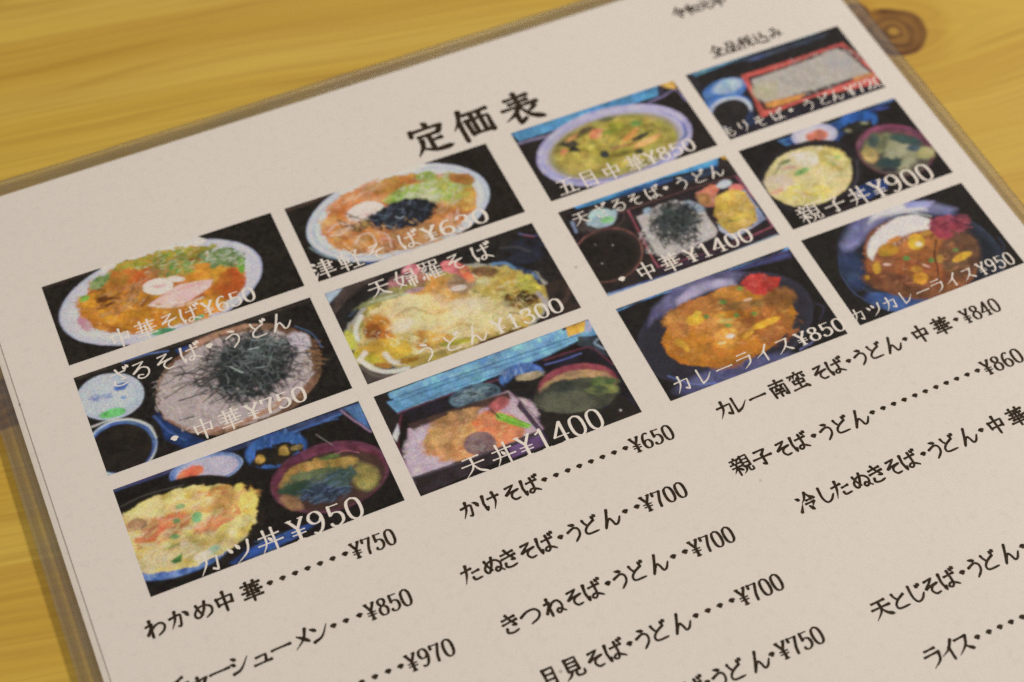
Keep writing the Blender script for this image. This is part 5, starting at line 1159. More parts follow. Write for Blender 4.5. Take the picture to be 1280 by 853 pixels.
  ('F', 1.0, 0.39, 0.0, 'b48068', 'a85c48', 3, [30.15, 7.04, 34.41, 6.43, 34.8, 8.44, 32.26, 12.2, 30.28, 11.35, 30.02, 8.2]),
  ('E', 1.0, 33.74, 7.67, 0.528, 0.034, 0.156, 0.7552, 0.39, 0.3, 'c4543c', 'c87858', 3),
  ('E', 1.0, 30.89, 9.31, 0.4193, 0.3988, -0.4557, 0.3906, 0.48, 0.3, 'a87848', '8a5c34', 3),
  ('E', 1.0, 38.92, 9.48, 0.5613, 0.3101, -0.3197, 0.7408, 0.39, 0.2, 'c85c4c', 'cc7460', 3),
  ('F', 1.0, 0.29, 0.0, '8c94b0', '787c98', 3, [38.79, 10.16, 40.66, 10.36, 40.73, 14.65, 40.92, 19.55, 37.09, 20.27, 39.76, 17.25, 39.29, 12.82]),
  ('E', 1.0, 37.15, 7.3, 0.5334, 0.162, -0.0767, 0.927, 0.29, 0.1, 'b8bcc4', 'a8a8b8', 3),
  ('F', 1.0, 0.24, 0.0, '4c4034', '3a3028', 3, [34.93, 9.11, 37.59, 9.64, 38.24, 11.15, 35.32, 11.1]),
  ('F', 1.0, 0.34, 0.0, 'c4a042', 'b8923a', 4, [33.6, 9.75, 37.86, 9.15, 40.39, 10.85, 40.19, 15.63, 38.88, 19.26, 36.31, 19.93, 31.72, 20.31, 30.81, 17.55, 31.27, 13.58]),
  ('S', 1.0, 35.42, 15.37, 0.1946, 0.1075, -0.072, 0.1666, 70, 1.16, 0.58, -11.2, 70.0, 0.48, 'ccb068', 'a88430', 94),
  ('E', 1.0, 33.56, 16.96, 0.8553, 0.4707, -1.2094, 2.797, 0.24, 0.2, '6c6430', '8a8438', 3),
  ('F', 1.0, 0.19, 0.0, 'b0b0bc', '9c9cac', 3, [30.42, 16.49, 31.72, 20.31, 36.7, 20.1, 39.2, 20.0, 31.46, 21.67, 29.9, 18.34]),
  ('F', 1.0, 0.24, 0.0, '1c2430', '2c3444', 3, [41.16, 13.01, 41.68, 13.85, 41.59, 19.24, 40.8, 18.9]),
]),
(9, (0.07133, 0.19893, 0.00397, 0.08034), 'curry and rice plate with red pickles', [
  ('B', 1.0, '26211d', '302b26'),
  ('F', 1.0, 0.14, 0.0, '4a7cb4', '5f90c4', 3, [-0.13, 0.23, 21.51, 0.57, 39.51, 0.57, 41.28, -0.2, 41.16, 0.7, 31.3, 0.36, 7.52, 0.08, -0.21, 0.75]),
  ('F', 1.0, 0.23, 0.0, '4c3c5c', '34304c', 3, [26.27, 0.67, 40.91, 0.71, 40.61, 2.93, 35.09, 2.29, 27.91, 1.21]),
  ('L', 0.8, 0.55, 0.37, '3c4878', [28.04, 0.98, 33.57, 1.52, 40.76, 1.82]),
  ('E', 1.0, 18.96, 13.13, 0.0497, 0.0128, -0.0051, 0.0792, 0.28, 0.0, '2e2c36', '38353f', 3),
  ('L', 0.6, 0.37, 0.37, '3c3c50', [39.13, 15.49, 40.14, 17.06, 37.79, 19.38]),
  ('E', 1.0, 18.84, 13.35, 0.052, 0.0134, -0.0056, 0.0866, 1.38, 0.0, '302d34', '2a272c', 3),
  ('F', 1.0, 1.1, 0.0, '4c4866', '625c80', 2, [6.88, 3.16, 13.73, -0.06, 20.01, -0.2, 26.48, 0.3, 29.21, 2.35, 26.37, 4.0, 19.04, 3.38, 11.09, 4.99, 6.09, 5.6, 4.02, 6.91]),
  ('F', 1.0, 1.01, 0.0, 'a89cae', '8c829c', 2, [12.67, 2.87, 17.46, 0.99, 22.87, 1.62, 26.1, 2.73, 26.12, 4.46, 20.96, 3.36, 15.99, 3.75, 11.97, 5.1]),
  ('E', 1.0, 15.22, 24.18, 0.0768, 0.0209, -0.0327, 0.3577, 1.84, 0.0, '47466c', '55547a', 3),
  ('L', 0.7, 0.37, 0.23, '6c78c0', [2.33, 19.09, 5.88, 22.75, 10.45, 24.48]),
  ('L', 0.7, 0.32, 0.23, '7c7cb8', [30.14, 24.27, 32.79, 23.8, 34.06, 23.26]),
  ('E', 1.0, 19.82, 13.12, 0.066, 0.0171, -0.0072, 0.1115, 0.23, 0.03, 'b5701c', 'a8621c', 3),
  ('E', 1.0, 17.32, 6.58, 0.1495, 0.04, -0.0326, 0.4054, 0.92, 0.3, 'a8682c', '9a5a28', 3),
  ('E', 1.0, 24.45, 5.73, 0.2155, 0.0959, -0.1807, 0.6238, 0.64, 0.2, 'b87828', 'ac6c28', 3),
  ('E', 1.0, 32.32, 11.41, 0.2306, 0.132, -0.1099, 0.2531, 1.2, 0.2, '8c5a28', '7c4c20', 3),
  ('E', 1.0, 27.34, 15.95, 0.1617, 0.0918, -0.0874, 0.2011, 1.38, 0.3, '945420', 'a4602a', 3),
  ('E', 1.0, 11.81, 16.83, 0.0997, 0.0828, -0.1865, 0.2172, 1.38, 0.1, 'b87020', 'a8641c', 3),
  ('E', 1.0, 10.19, 8.49, 0.3055, 0.1606, -0.1314, 0.3021, 0.92, 0.3, '9c602c', 'b07430', 3),
  ('E', 1.0, 23.85, 9.42, 0.156, 0.0644, -0.2159, 0.8757, 0.83, 0.2, '7c5428', '946430', 3),
  ('E', 1.0, 17.46, 13.3, 0.1773, 0.0966, -0.132, 0.3034, 0.92, 0.3, 'b06c28', 'c08038', 3),
  ('S', 1.0, 19.71, 12.63, 0.0705, 0.0182, -0.0079, 0.1219, 130, 1.2, 0.55, 0.4, 50.0, 0.51, 'c08440', '905420', 101),
  ('E', 1.0, 13.9, 9.0, 0.5073, 0.1829, -0.1441, 0.7055, 0.37, 0.15, 'c89c28', 'b88a24', 3),
  ('E', 1.0, 14.96, 7.9, 0.857, 0.0322, 0.2748, 1.5165, 0.37, 0.2, 'c8a838', 'b88a24', 3),
  ('E', 1.0, 8.6, 13.27, 0.3664, 0.4767, -0.9851, 0.5712, 0.55, 0.3, 'c08c24', 'b07c24', 3),
  ('E', 1.0, 8.89, 14.91, 1.3494, 0.715, -0.5762, 1.3234, 0.37, 0.2, 'd09c2c', 'b07c24', 3),
  ('E', 1.0, 17.63, 15.57, 0.3794, 0.0784, -0.0046, 0.4823, 0.46, 0.15, 'cc8430', 'd49a3c', 3),
  ('E', 1.0, 15.77, 16.39, 0.535, 0.2916, -0.4457, 1.0238, 0.46, 0.2, 'd48c28', 'c87c28', 3),
  ('E', 1.0, 18.66, 15.58, 1.0158, 0.3795, -0.3456, 1.6716, 0.23, 0.1, 'eadcb8', 'd8bc88', 3),
  ('E', 1.0, 16.27, 16.34, 1.1145, 0.45, -0.7087, 2.8368, 0.18, 0.1, 'e8c890', 'd8b070', 3),
  ('E', 1.0, 27.08, 15.56, 0.2876, 0.0547, 0.0323, 1.1793, 0.28, 0.1, 'c88c20', 'd09c28', 3),
  ('E', 1.0, 22.24, 16.59, 0.6568, 0.0327, 0.2653, 1.5526, 0.28, 0.2, 'cc9430', 'c08828', 3),
  ('E', 1.0, 19.4, 10.17, 0.7338, 0.2971, -0.3998, 1.6174, 0.37, 0.2, 'c09030', 'a87828', 3),
  ('E', 1.0, 19.7, 11.79, 0.497, 0.2191, -0.3999, 1.3697, 0.37, 0.2, 'b89448', 'a88038', 3),
  ('E', 1.0, 26.58, 8.81, 0.923, 0.2778, -0.2903, 2.8762, 0.23, 0.1, 'd8b090', 'c89878', 3),
  ('E', 1.0, 21.47, 7.26, 1.0498, 0.5737, -0.6431, 1.4805, 0.18, 0.1, '5f7c34', '7c8c3c', 3),
  ('E', 1.0, 22.35, 11.45, 1.2393, 0.685, -0.6511, 1.4979, 0.18, 0.1, '5f7c34', '7c8c3c', 3),
  ('E', 1.0, 25.97, 12.46, 1.4984, 0.8406, -0.7797, 1.7939, 0.18, 0.1, '5f7c34', '6c7c30', 3),
  ('E', 1.0, 16.41, 9.15, 1.3252, 0.7137, -0.7824, 1.8, 0.18, 0.1, '5f7c34', '7c8c3c', 3),
  ('E', 1.0, 19.59, 13.02, 1.0597, 0.5818, -0.8763, 2.015, 0.18, 0.1, '5f7c34', '7c8c3c', 3),
  ('E', 1.0, 26.36, 5.59, 1.1558, 0.6406, -0.8465, 1.9503, 0.18, 0.1, '6c8438', '8c943c', 3),
  ('F', 1.0, 0.28, 0.0, 'c8362c', 'b82c28', 4, [27.34, 4.42, 30.13, 3.33, 32.26, 3.85, 33.37, 5.31, 35.83, 6.55, 34.01, 8.45, 31.68, 8.3, 30.65, 9.27, 28.71, 8.43, 27.81, 6.62]),
  ('S', 1.0, 30.91, 6.25, 0.2298, 0.1295, -0.1685, 0.3884, 110, 1.01, 0.46, 0.2, 80.0, 0.37, 'dc5a4c', 'a02420', 102),
]),
(10, (0.20944, 0.33627, -0.16127, -0.09424), 'red lacquer box of plain grey noodles', [
  ('B', 1.0, '2f2a28', '38322f'),
  ('F', 1.0, 0.22, 0.0, '527f96', '446f86', 3, [0.09, 0.05, 37.1, -0.29, 35.44, 0.2, 19.73, 0.02, 1.79, 1.35]),
  ('F', 1.0, 0.45, 0.0, '3c424e', '30363f', 3, [10.46, 0.73, 24.6, 0.92, 38.13, 1.05, 35.68, 2.1, 19.38, 2.22]),
  ('E', 1.0, 18.36, 1.67, 0.337, 0.1062, -0.0702, 1.6589, 0.54, 0.1, '464f74', '3c4464', 3),
  ('F', 1.0, 0.22, 0.0, '28242a', '322d30', 3, [0.09, 0.05, 1.81, 0.5, 2.19, 4.66, 1.34, 11.06, -0.11, 21.8, -0.81, 18.95]),
  ('E', 1.0, 6.16, 7.78, 0.179, 0.0534, -0.0139, 0.3004, 0.36, 0.0, '4470b0', '5a80bc', 3),
  ('E', 1.0, 7.49, 6.94, 0.2531, 0.0836, -0.0422, 0.4785, 0.99, 0.15, 'a8b0b4', '8ca0b4', 3),
  ('E', 1.0, 2.68, 9.39, 0.4055, 0.0949, 0.0301, 0.876, 0.63, 0.1, '2c58a0', '4470b0', 3),
  ('E', 1.0, 3.75, 13.76, 0.1624, 0.0533, -0.0193, 0.2097, 0.18, 0.0, '4470b4', '5880c0', 3),
  ('E', 1.0, 3.97, 14.13, 0.1766, 0.058, -0.0211, 0.2285, 0.22, 0.0, 'b4b4c8', '9ca4c4', 3),
  ('E', 1.0, 3.9, 14.66, 0.2102, 0.0691, -0.0233, 0.2512, 0.27, 0.0, '27221f', '302a27', 3),
  ('F', 1.0, 0.36, 0.0, '2f3856', '283048', 3, [8.54, 15.26, 8.78, 18.69, 6.74, 20.01, 4.66, 19.12]),
  ('F', 1.0, 0.18, 0.0, 'c8584c', 'bc5044', 3, [11.81, 5.07, 17.66, 5.27, 26.57, 5.3, 39.25, 5.29, 39.14, 7.73, 40.55, 13.62, 40.52, 20.24, 38.11, 19.78, 23.68, 17.84, 9.68, 18.63, 11.16, 11.34]),
  ('F', 1.0, 0.18, 0.0, '4a302c', '3c2826', 3, [13.02, 6.45, 21.23, 6.8, 37.03, 5.95, 38.62, 6.33, 40.92, 16.68, 28.55, 17.1, 13.44, 17.36, 11.56, 16.84, 11.71, 12.71]),
  ('F', 1.0, 0.36, 0.0, 'ada190', 'a09484', 4, [13.42, 7.31, 20.97, 7.26, 30.03, 7.07, 37.01, 6.35, 38.8, 10.53, 40.21, 16.37, 33.6, 16.13, 20.68, 15.43, 12.8, 15.42, 12.57, 11.95]),
  ('S', 1.0, 27.08, 11.32, 0.0715, 0.0228, -0.0047, 0.1704, 330, 1.17, 0.54, -12.4, 80.0, 0.27, 'c0b6a4', '84786c', 111),
  ('E', 1.0, 14.85, 11.79, 0.2848, 0.1614, -0.1262, 0.2942, 1.35, 0.2, 'b4a88c', 'a49878', 3),
  ('E', 1.0, 35.36, 10.23, 0.2032, 0.2041, -0.2409, 0.1923, 1.35, 0.2, '9c9490', 'a89c8c', 3),
  ('F', 1.0, 0.36, 0.0, 'c8883c', 'b87838', 3, [12.7, 14.82, 20.55, 15.65, 22.93, 16.11, 20.6, 17.08, 13.69, 16.92, 12.29, 16.32]),
  ('F', 1.0, 0.36, 0.0, 'a87040', 'bc8444', 3, [35.44, 16.06, 40.21, 16.37, 41.0, 17.29, 35.46, 17.5]),
  ('L', 0.9, 0.36, 0.18, 'd46c5c', [39.19, 5.39, 40.6, 11.3, 40.87, 18.96]),
  ('L', 0.8, 0.27, 0.18, '8c3830', [11.24, 10.81, 10.64, 16.16, 10.08, 18.69]),
  ('F', 1.0, 0.22, 0.0, '262128', '302a30', 3, [8.88, 19.28, 22.89, 19.19, 40.7, 20.32, 41.03, 21.6, -0.11, 21.8, 1.71, 20.58]),
]),
(11, (0.20944, 0.33627, -0.0828, -0.0072), 'chicken and egg rice bowl beside a dark soup bowl', [
  ('B', 1.0, '26211d', '302a26'),
  ('F', 1.0, 0.28, 0.0, '34588c', '446a9c', 3, [9.61, 0.75, 30.96, 0.93, 41.24, -0.47, 40.9, 0.62, 25.68, 1.69, 10.68, 2.98]),
  ('F', 1.0, 0.28, 0.0, '28427c', '223460', 3, [10.47, 1.71, 25.97, 1.21, 26.34, 3.78, 21.78, 6.58, 12.46, 3.15]),
  ('L', 0.9, 0.56, 0.37, '3c4ca0', [27.78, 1.39, 32.79, 1.11, 38.14, 1.89]),
  ('L', 0.8, 0.37, 0.28, '8884b8', [34.74, -0.49, 38.04, -0.3, 40.82, -0.04]),
  ('L', 0.8, 0.47, 0.28, '2c2450', [25.97, 1.21, 33.85, 0.96, 38.84, 0.78]),
  ('E', 1.0, 29.26, 2.93, 0.1822, 0.069, -0.0327, 0.3303, 0.65, 0.1, '2c58a0', '244884', 3),
  ('E', 1.0, 28.38, 4.36, 0.2427, 0.0995, -0.079, 0.5573, 0.56, 0.3, '2c2a24', '201d18', 3),
  ('E', 1.0, 25.9, 4.49, 1.1602, 0.703, -0.7197, 1.6733, 0.37, 0.3, '8c8464', '6c6448', 3),
  ('E', 1.0, 30.58, 3.92, 0.864, 0.5305, -0.8922, 2.0756, 0.37, 0.3, '8c8c60', '5c6048', 3),
  ('E', 1.0, 18.18, 2.66, 0.1696, 0.0828, -0.078, 0.2816, 0.28, 0.0, 'a8a0c0', 'b4acc4', 3),
  ('E', 1.0, 18.04, 2.89, 0.2089, 0.102, -0.0999, 0.3607, 0.47, 0.0, 'b8acb8', 'c4b8bc', 3),
  ('E', 1.0, 18.82, 2.93, 0.3526, 0.1611, -0.1411, 0.6128, 0.56, 0.2, 'd0785c', 'c8684c', 3),
  ('F', 1.0, 0.23, 0.0, '1f1f24', '2a2a30', 3, [11.43, 3.3, 14.99, 3.65, 19.66, 5.37, 21.22, 7.51, 20.28, 8.29, 12.87, 5.68]),
  ('F', 1.0, 0.14, 0.0, '222020', '2a2828', 3, [17.68, 3.51, 18.17, 3.72, 17.62, 4.49, 17.17, 4.12]),
  ('E', 1.0, 11.21, 12.5, 0.0757, 0.0256, -0.009, 0.106, 0.37, 0.0, '241f1e', '2d2727', 3),
  ('L', 0.5, 0.28, 0.28, '5a5260', [23.1, 13.01, 20.32, 17.57, 16.28, 20.36]),
  ('E', 1.0, 10.89, 12.64, 0.0918, 0.0384, -0.0228, 0.1198, 0.23, 0.03, 'c4b070', 'ccb87c', 3),
  ('E', 1.0, 12.53, 7.87, 0.2372, 0.1388, -0.1764, 0.4094, 0.93, 0.2, 'cdc4b4', 'c4b494', 3),
  ('E', 1.0, 18.52, 10.45, 0.1935, 0.1981, -0.237, 0.1967, 0.93, 0.2, 'ccb864', 'c4ac58', 3),
  ('E', 1.0, 3.86, 11.61, 0.2712, 0.1554, -0.1517, 0.3517, 0.93, 0.2, 'c8b09c', 'bca880', 3),
  ('E', 1.0, 8.18, 16.87, 0.1355, 0.0795, -0.1533, 0.3551, 0.93, 0.1, 'ccb860', 'c8b054', 3),
  ('E', 1.0, 7.72, 8.11, 0.3793, 0.0953, 0.0085, 0.5128, 0.74, 0.2, 'b8ac84', 'c8b888', 3),
  ('S', 1.0, 10.84, 12.34, 0.0977, 0.0408, -0.0245, 0.1292, 110, 1.4, 0.65, -0.8, 60.0, 0.56, 'd8cca0', 'b8a25c', 121),
  ('E', 1.0, 10.08, 10.86, 0.5392, 0.0956, 0.1427, 1.317, 0.37, 0.3, '6c9450', '8cac64', 3),
  ('E', 1.0, 8.39, 6.95, 0.5676, 0.143, 0.0296, 1.7029, 0.37, 0.4, '5c6c40', '848c58', 3),
  ('E', 1.0, 19.79, 10.3, 1.1218, 0.3051, 0.0304, 2.0473, 0.28, 0.3, '84a054', '98a860', 3),
  ('E', 1.0, 17.69, 11.83, 1.7736, 1.0622, -0.9306, 2.1594, 0.23, 0.3, '8caa54', 'a8b060', 3),
  ('E', 1.0, 2.19, 13.72, 0.5776, 0.1413, 0.0187, 1.495, 0.37, 0.3, 'c08060', 'c8a080', 3),
  ('E', 1.0, 7.82, 8.74, 0.4497, 0.1843, -0.3024, 1.6033, 0.37, 0.3, 'c09078', 'c8a880', 3),
  ('E', 1.0, 6.09, 7.7, 0.3448, -0.1769, 2.9839, 3.8709, 0.28, 0.2, '5c5c3c', '8c8458', 3),
  ('E', 1.0, 32.71, 13.64, 0.0902, 0.0705, -0.0716, 0.1058, 0.37, 0.0, '5c343c', '703c48', 3),
  ('E', 1.0, 32.75, 13.95, 0.0959, 0.0751, -0.0782, 0.1157, 0.74, 0.0, '6c3c48', '4a2c30', 3),
  ('E', 1.0, 32.13, 14.56, 0.1009, 0.079, -0.0864, 0.1278, 0.65, 0.0, '4c4438', '585040', 3),
  ('E', 1.0, 30.94, 11.11, 0.1754, 0.1431, -0.1801, 0.2404, 1.12, 0.3, '5c5c40', '7c7850', 3),
  ('E', 1.0, 32.97, 15.51, 0.2323, 0.1468, -0.0819, 0.1901, 1.21, 0.2, '9a9470', '84805c', 3),
  ('E', 1.0, 26.58, 12.75, 0.2907, 0.3959, -0.4226, 0.2085, 0.84, 0.2, 'a88c50', '8c7844', 3),
  ('E', 1.0, 38.67, 17.09, 0.4155, 0.2678, -0.2161, 0.5017, 0.74, 0.2, 'a89c64', '8c8450', 3),
  ('E', 1.0, 36.59, 12.06, 0.2395, 0.1985, -0.4133, 0.5508, 0.65, 0.3, '30403c', '3c5048', 3),
  ('E', 1.0, 29.56, 16.37, 0.2628, 0.1646, -0.2475, 0.5743, 0.74, 0.3, '34443c', '2c3c38', 3),
  ('E', 1.0, 29.63, 9.36, 0.6959, 0.4303, -0.2018, 0.469, 0.65, 0.3, '34403c', '4c584c', 3),
  ('E', 1.0, 36.77, 14.8, 0.5195, 0.3315, -0.3657, 0.8495, 0.56, 0.3, '38484c', '50605c', 3),
  ('E', 1.0, 28.42, 18.19, 0.422, 0.2643, -0.5342, 1.2391, 0.65, 0.2, '2c2c30', '3c3c3c', 3),
  ('L', 0.7, 0.47, 0.47, '8c3c5c', [25.74, 9.46, 30.32, 6.69, 35.77, 7.23, 39.28, 9.34]),
  ('F', 1.0, 0.37, 0.0, '28407c', '203058', 3, [18.3, 20.11, 22.64, 19.14, 26.26, 20.13, 25.23, 22.53, 19.89, 23.61, 17.31, 22.5]),
  ('L', 0.8, 0.37, 0.28, '3a2c34', [6.72, 24.03, 12.4, 23.72, 18.14, 23.41]),
]),
(12, (0.20947, 0.33627, 0.00291, 0.07803), 'cutlet curry plate with white rice and red pickles', [
  ('B', 1.0, '28231e', '312c27'),
  ('E', 1.0, 21.54, 13.93, 0.0431, 0.0366, -0.0403, 0.0549, 0.22, 0.0, '2a2e3c', '323848', 3),
  ('L', 0.7, 0.22, 0.18, '4a5a80', [5.29, 6.89, 3.29, 11.34, 3.27, 16.57, 5.76, 21.27]),
  ('L', 0.6, 0.22, 0.18, '3f4c6c', [39.79, 16.41, 39.16, 19.4, 33.4, 24.4]),
  ('E', 1.0, 21.36, 13.85, 0.0453, 0.0384, -0.0441, 0.06, 1.77, 0.0, '26282f', '212329', 3),
  ('F', 1.0, 1.51, 0.0, '625f88', '75728f', 2, [7.38, 4.56, 12.72, 0.3, 18.56, -1.64, 23.45, -1.21, 31.15, 1.55, 35.93, 5.87, 33.31, 6.98, 27.97, 3.55, 22.25, 2.2, 15.95, 3.35, 11.27, 5.7, 6.56, 7.44]),
  ('F', 1.0, 1.15, 0.0, 'c4bccc', 'b8b0c4', 3, [18.65, -1.03, 24.19, -0.89, 30.58, 2.43, 29.73, 3.75, 24.28, 1.96, 19.03, 1.36, 16.02, 1.72]),
  ('F', 1.0, 0.71, 0.0, '8888c0', '9894c4', 3, [26.7, -0.37, 32.63, 2.19, 31.04, 3.19, 25.71, 1.18]),
  ('L', 0.7, 0.35, 0.27, 'c8c4d0', [22.67, 1.54, 26.12, 2.75, 29.56, 5.47]),
  ('E', 1.0, 6.2, 11.02, 0.3921, 0.1027, -0.0012, 0.2027, 1.77, 0.0, '2a3450', '323f60', 3),
  ('E', 1.0, 18.56, 25.29, 0.1177, 0.0342, -0.0074, 0.4614, 1.06, 0.0, '46568c', '5a6aa0', 3),
  ('E', 1.0, 10.96, 23.02, 0.1019, 0.086, -0.2432, 0.3337, 1.06, 0.0, '34487c', '3c5488', 3),
  ('E', 1.0, 23.44, 24.81, 0.4671, 0.1394, -0.018, 1.1474, 0.53, 0.0, '8c94b8', '7c84b0', 3),
  ('E', 1.0, 21.54, 13.93, 0.0613, 0.0549, -0.0595, 0.0736, 0.27, 0.02, '7c4a2a', '6c3c22', 3),
  ('E', 1.0, 17.67, 13.86, 0.0842, 0.0922, -0.1255, 0.1071, 1.33, 0.2, '985428', '8a4824', 3),
  ('E', 1.0, 22.99, 11.31, 0.1522, 0.0596, -0.0362, 0.3031, 1.15, 0.2, 'a8622c', '945428', 3),
  ('E', 1.0, 29.6, 16.88, 0.195, 0.129, -0.0619, 0.1428, 1.33, 0.1, '5a3c2a', '68442c', 3),
  ('E', 1.0, 11.84, 12.93, 0.2436, 0.1514, -0.1019, 0.235, 1.15, 0.2, '94542a', '84482a', 3),
  ('E', 1.0, 13.54, 18.94, 0.088, 0.0824, -0.2228, 0.2528, 1.06, 0.1, '6a3e26', '7a4a2c', 3),
  ('S', 1.0, 20.73, 14.11, 0.0687, 0.0583, -0.0651, 0.0886, 120, 1.15, 0.53, 0.5, 60.0, 0.49, 'a86c40', '5c3420', 131),
  ('F', 1.0, 0.53, 0.0, 'cdc4c8', 'c4b8be', 3, [12.2, 7.18, 14.24, 5.35, 18.04, 3.7, 22.85, 2.73, 26.95, 3.67, 29.06, 6.25, 28.02, 8.57, 23.45, 7.69, 18.71, 7.83, 15.36, 8.01, 13.22, 9.25, 11.32, 10.84, 11.07, 9.39]),
  ('S', 1.0, 20.79, 5.99, 0.1525, 0.0434, -0.0007, 0.3104, 120, 0.44, 0.18, 23.4, 80.0, 0.27, 'dcd6d4', 'b4a8ac', 132),
  ('E', 1.0, 22.81, 10.15, 0.3804, 0.4177, -0.337, 0.2852, 0.35, 0.1, 'c89c28', 'b88820', 3),
  ('E', 1.0, 22.83, 10.98, 1.0766, 0.6898, -0.5693, 1.3149, 0.22, 0.1, 'f0dca8', 'e0c080', 3),
  ('E', 1.0, 15.71, 9.68, 0.4383, 0.1954, -0.1375, 0.6865, 0.44, 0.3, 'b88820', 'a87420', 3),
  ('E', 1.0, 11.17, 12.91, 0.8441, 0.5235, -0.2147, 0.4952, 0.35, 0.3, 'b88a28', 'a8701c', 3),
  ('E', 1.0, 7.99, 14.17, 1.5772, 0.9706, -0.5879, 1.3554, 0.22, 0.3, 'c89828', 'a8701c', 3),
  ('E', 1.0, 18.34, 18.92, 0.4784, 0.4074, -0.35, 0.478, 0.35, 0.15, 'c88c28', 'b87820', 3),
  ('E', 1.0, 18.77, 16.47, 0.6051, 0.3871, -0.408, 0.9411, 0.35, 0.3, 'b88028', 'a86c20', 3),
  ('E', 1.0, 29.63, 17.54, 0.4082, 0.0898, 0.0883, 1.1434, 0.31, 0.1, 'c49428', 'b48224', 3),
  ('E', 1.0, 24.93, 16.2, 0.9809, 0.6391, -0.3673, 0.8476, 0.35, 0.2, 'a87c30', '94682c', 3),
  ('E', 1.0, 26.37, 8.96, 0.5695, 0.1683, -0.0066, 1.5591, 0.35, 0.2, 'c8943c', 'b07c30', 3),
  ('E', 1.0, 18.71, 7.83, 0.5751, 0.1621, -0.0047, 1.3673, 0.35, 0.2, 'c07830', 'b06c30', 3),
  ('E', 1.0, 18.37, 13.2, 1.1433, 0.7257, -0.5772, 1.332, 0.18, 0.1, '4f7c34', '6c8c3c', 3),
  ('E', 1.0, 22.98, 15.79, 1.2726, 0.8235, -0.6744, 1.5561, 0.18, 0.1, '4f7c34', '6c8c3c', 3),
  ('E', 1.0, 29.39, 15.44, 1.339, 0.8829, -0.8008, 1.8489, 0.18, 0.1, '4f6c34', '5c7434', 3),
  ('E', 1.0, 13.67, 12.93, 0.9111, 0.5696, -1.0162, 2.3443, 0.22, 0.2, 'dcb098', 'c89078', 3),
  ('E', 1.0, 21.23, 16.57, 0.6775, 0.7526, -2.5113, 2.141, 0.22, 0.2, 'dca890', 'c08868', 3),
  ('L', 0.9, 0.35, 0.22, '2c1c18', [27.09, 11.46, 24.26, 15.1, 22.81, 18.75, 20.94, 21.63]),
  ('E', 1.0, 31.8, 8.55, 0.219, 0.1193, -0.1261, 0.441, 0.44, 0.3, '9c3c44', '8a343c', 3),
  ('E', 1.0, 29.38, 10.81, 0.4265, 0.2786, -0.3587, 0.8289, 0.44, 0.3, 'a8404c', '90343c', 3),
  ('E', 1.0, 34.95, 8.8, 0.4222, 0.2794, -0.2593, 0.5996, 0.53, 0.3, '6c303c', '5c2c34', 3),
  ('S', 1.0, 32.03, 8.92, 0.1927, 0.1265, -0.1563, 0.3613, 90, 1.15, 0.53, -9.6, 60.0, 0.31, 'b85460', '5c2028', 133),
]),
]

PHOTO = {}
for num, rect, label, ops in DISHES:
    PHOTO[num] = dish_photo(rect, ops, label, 100 + num)

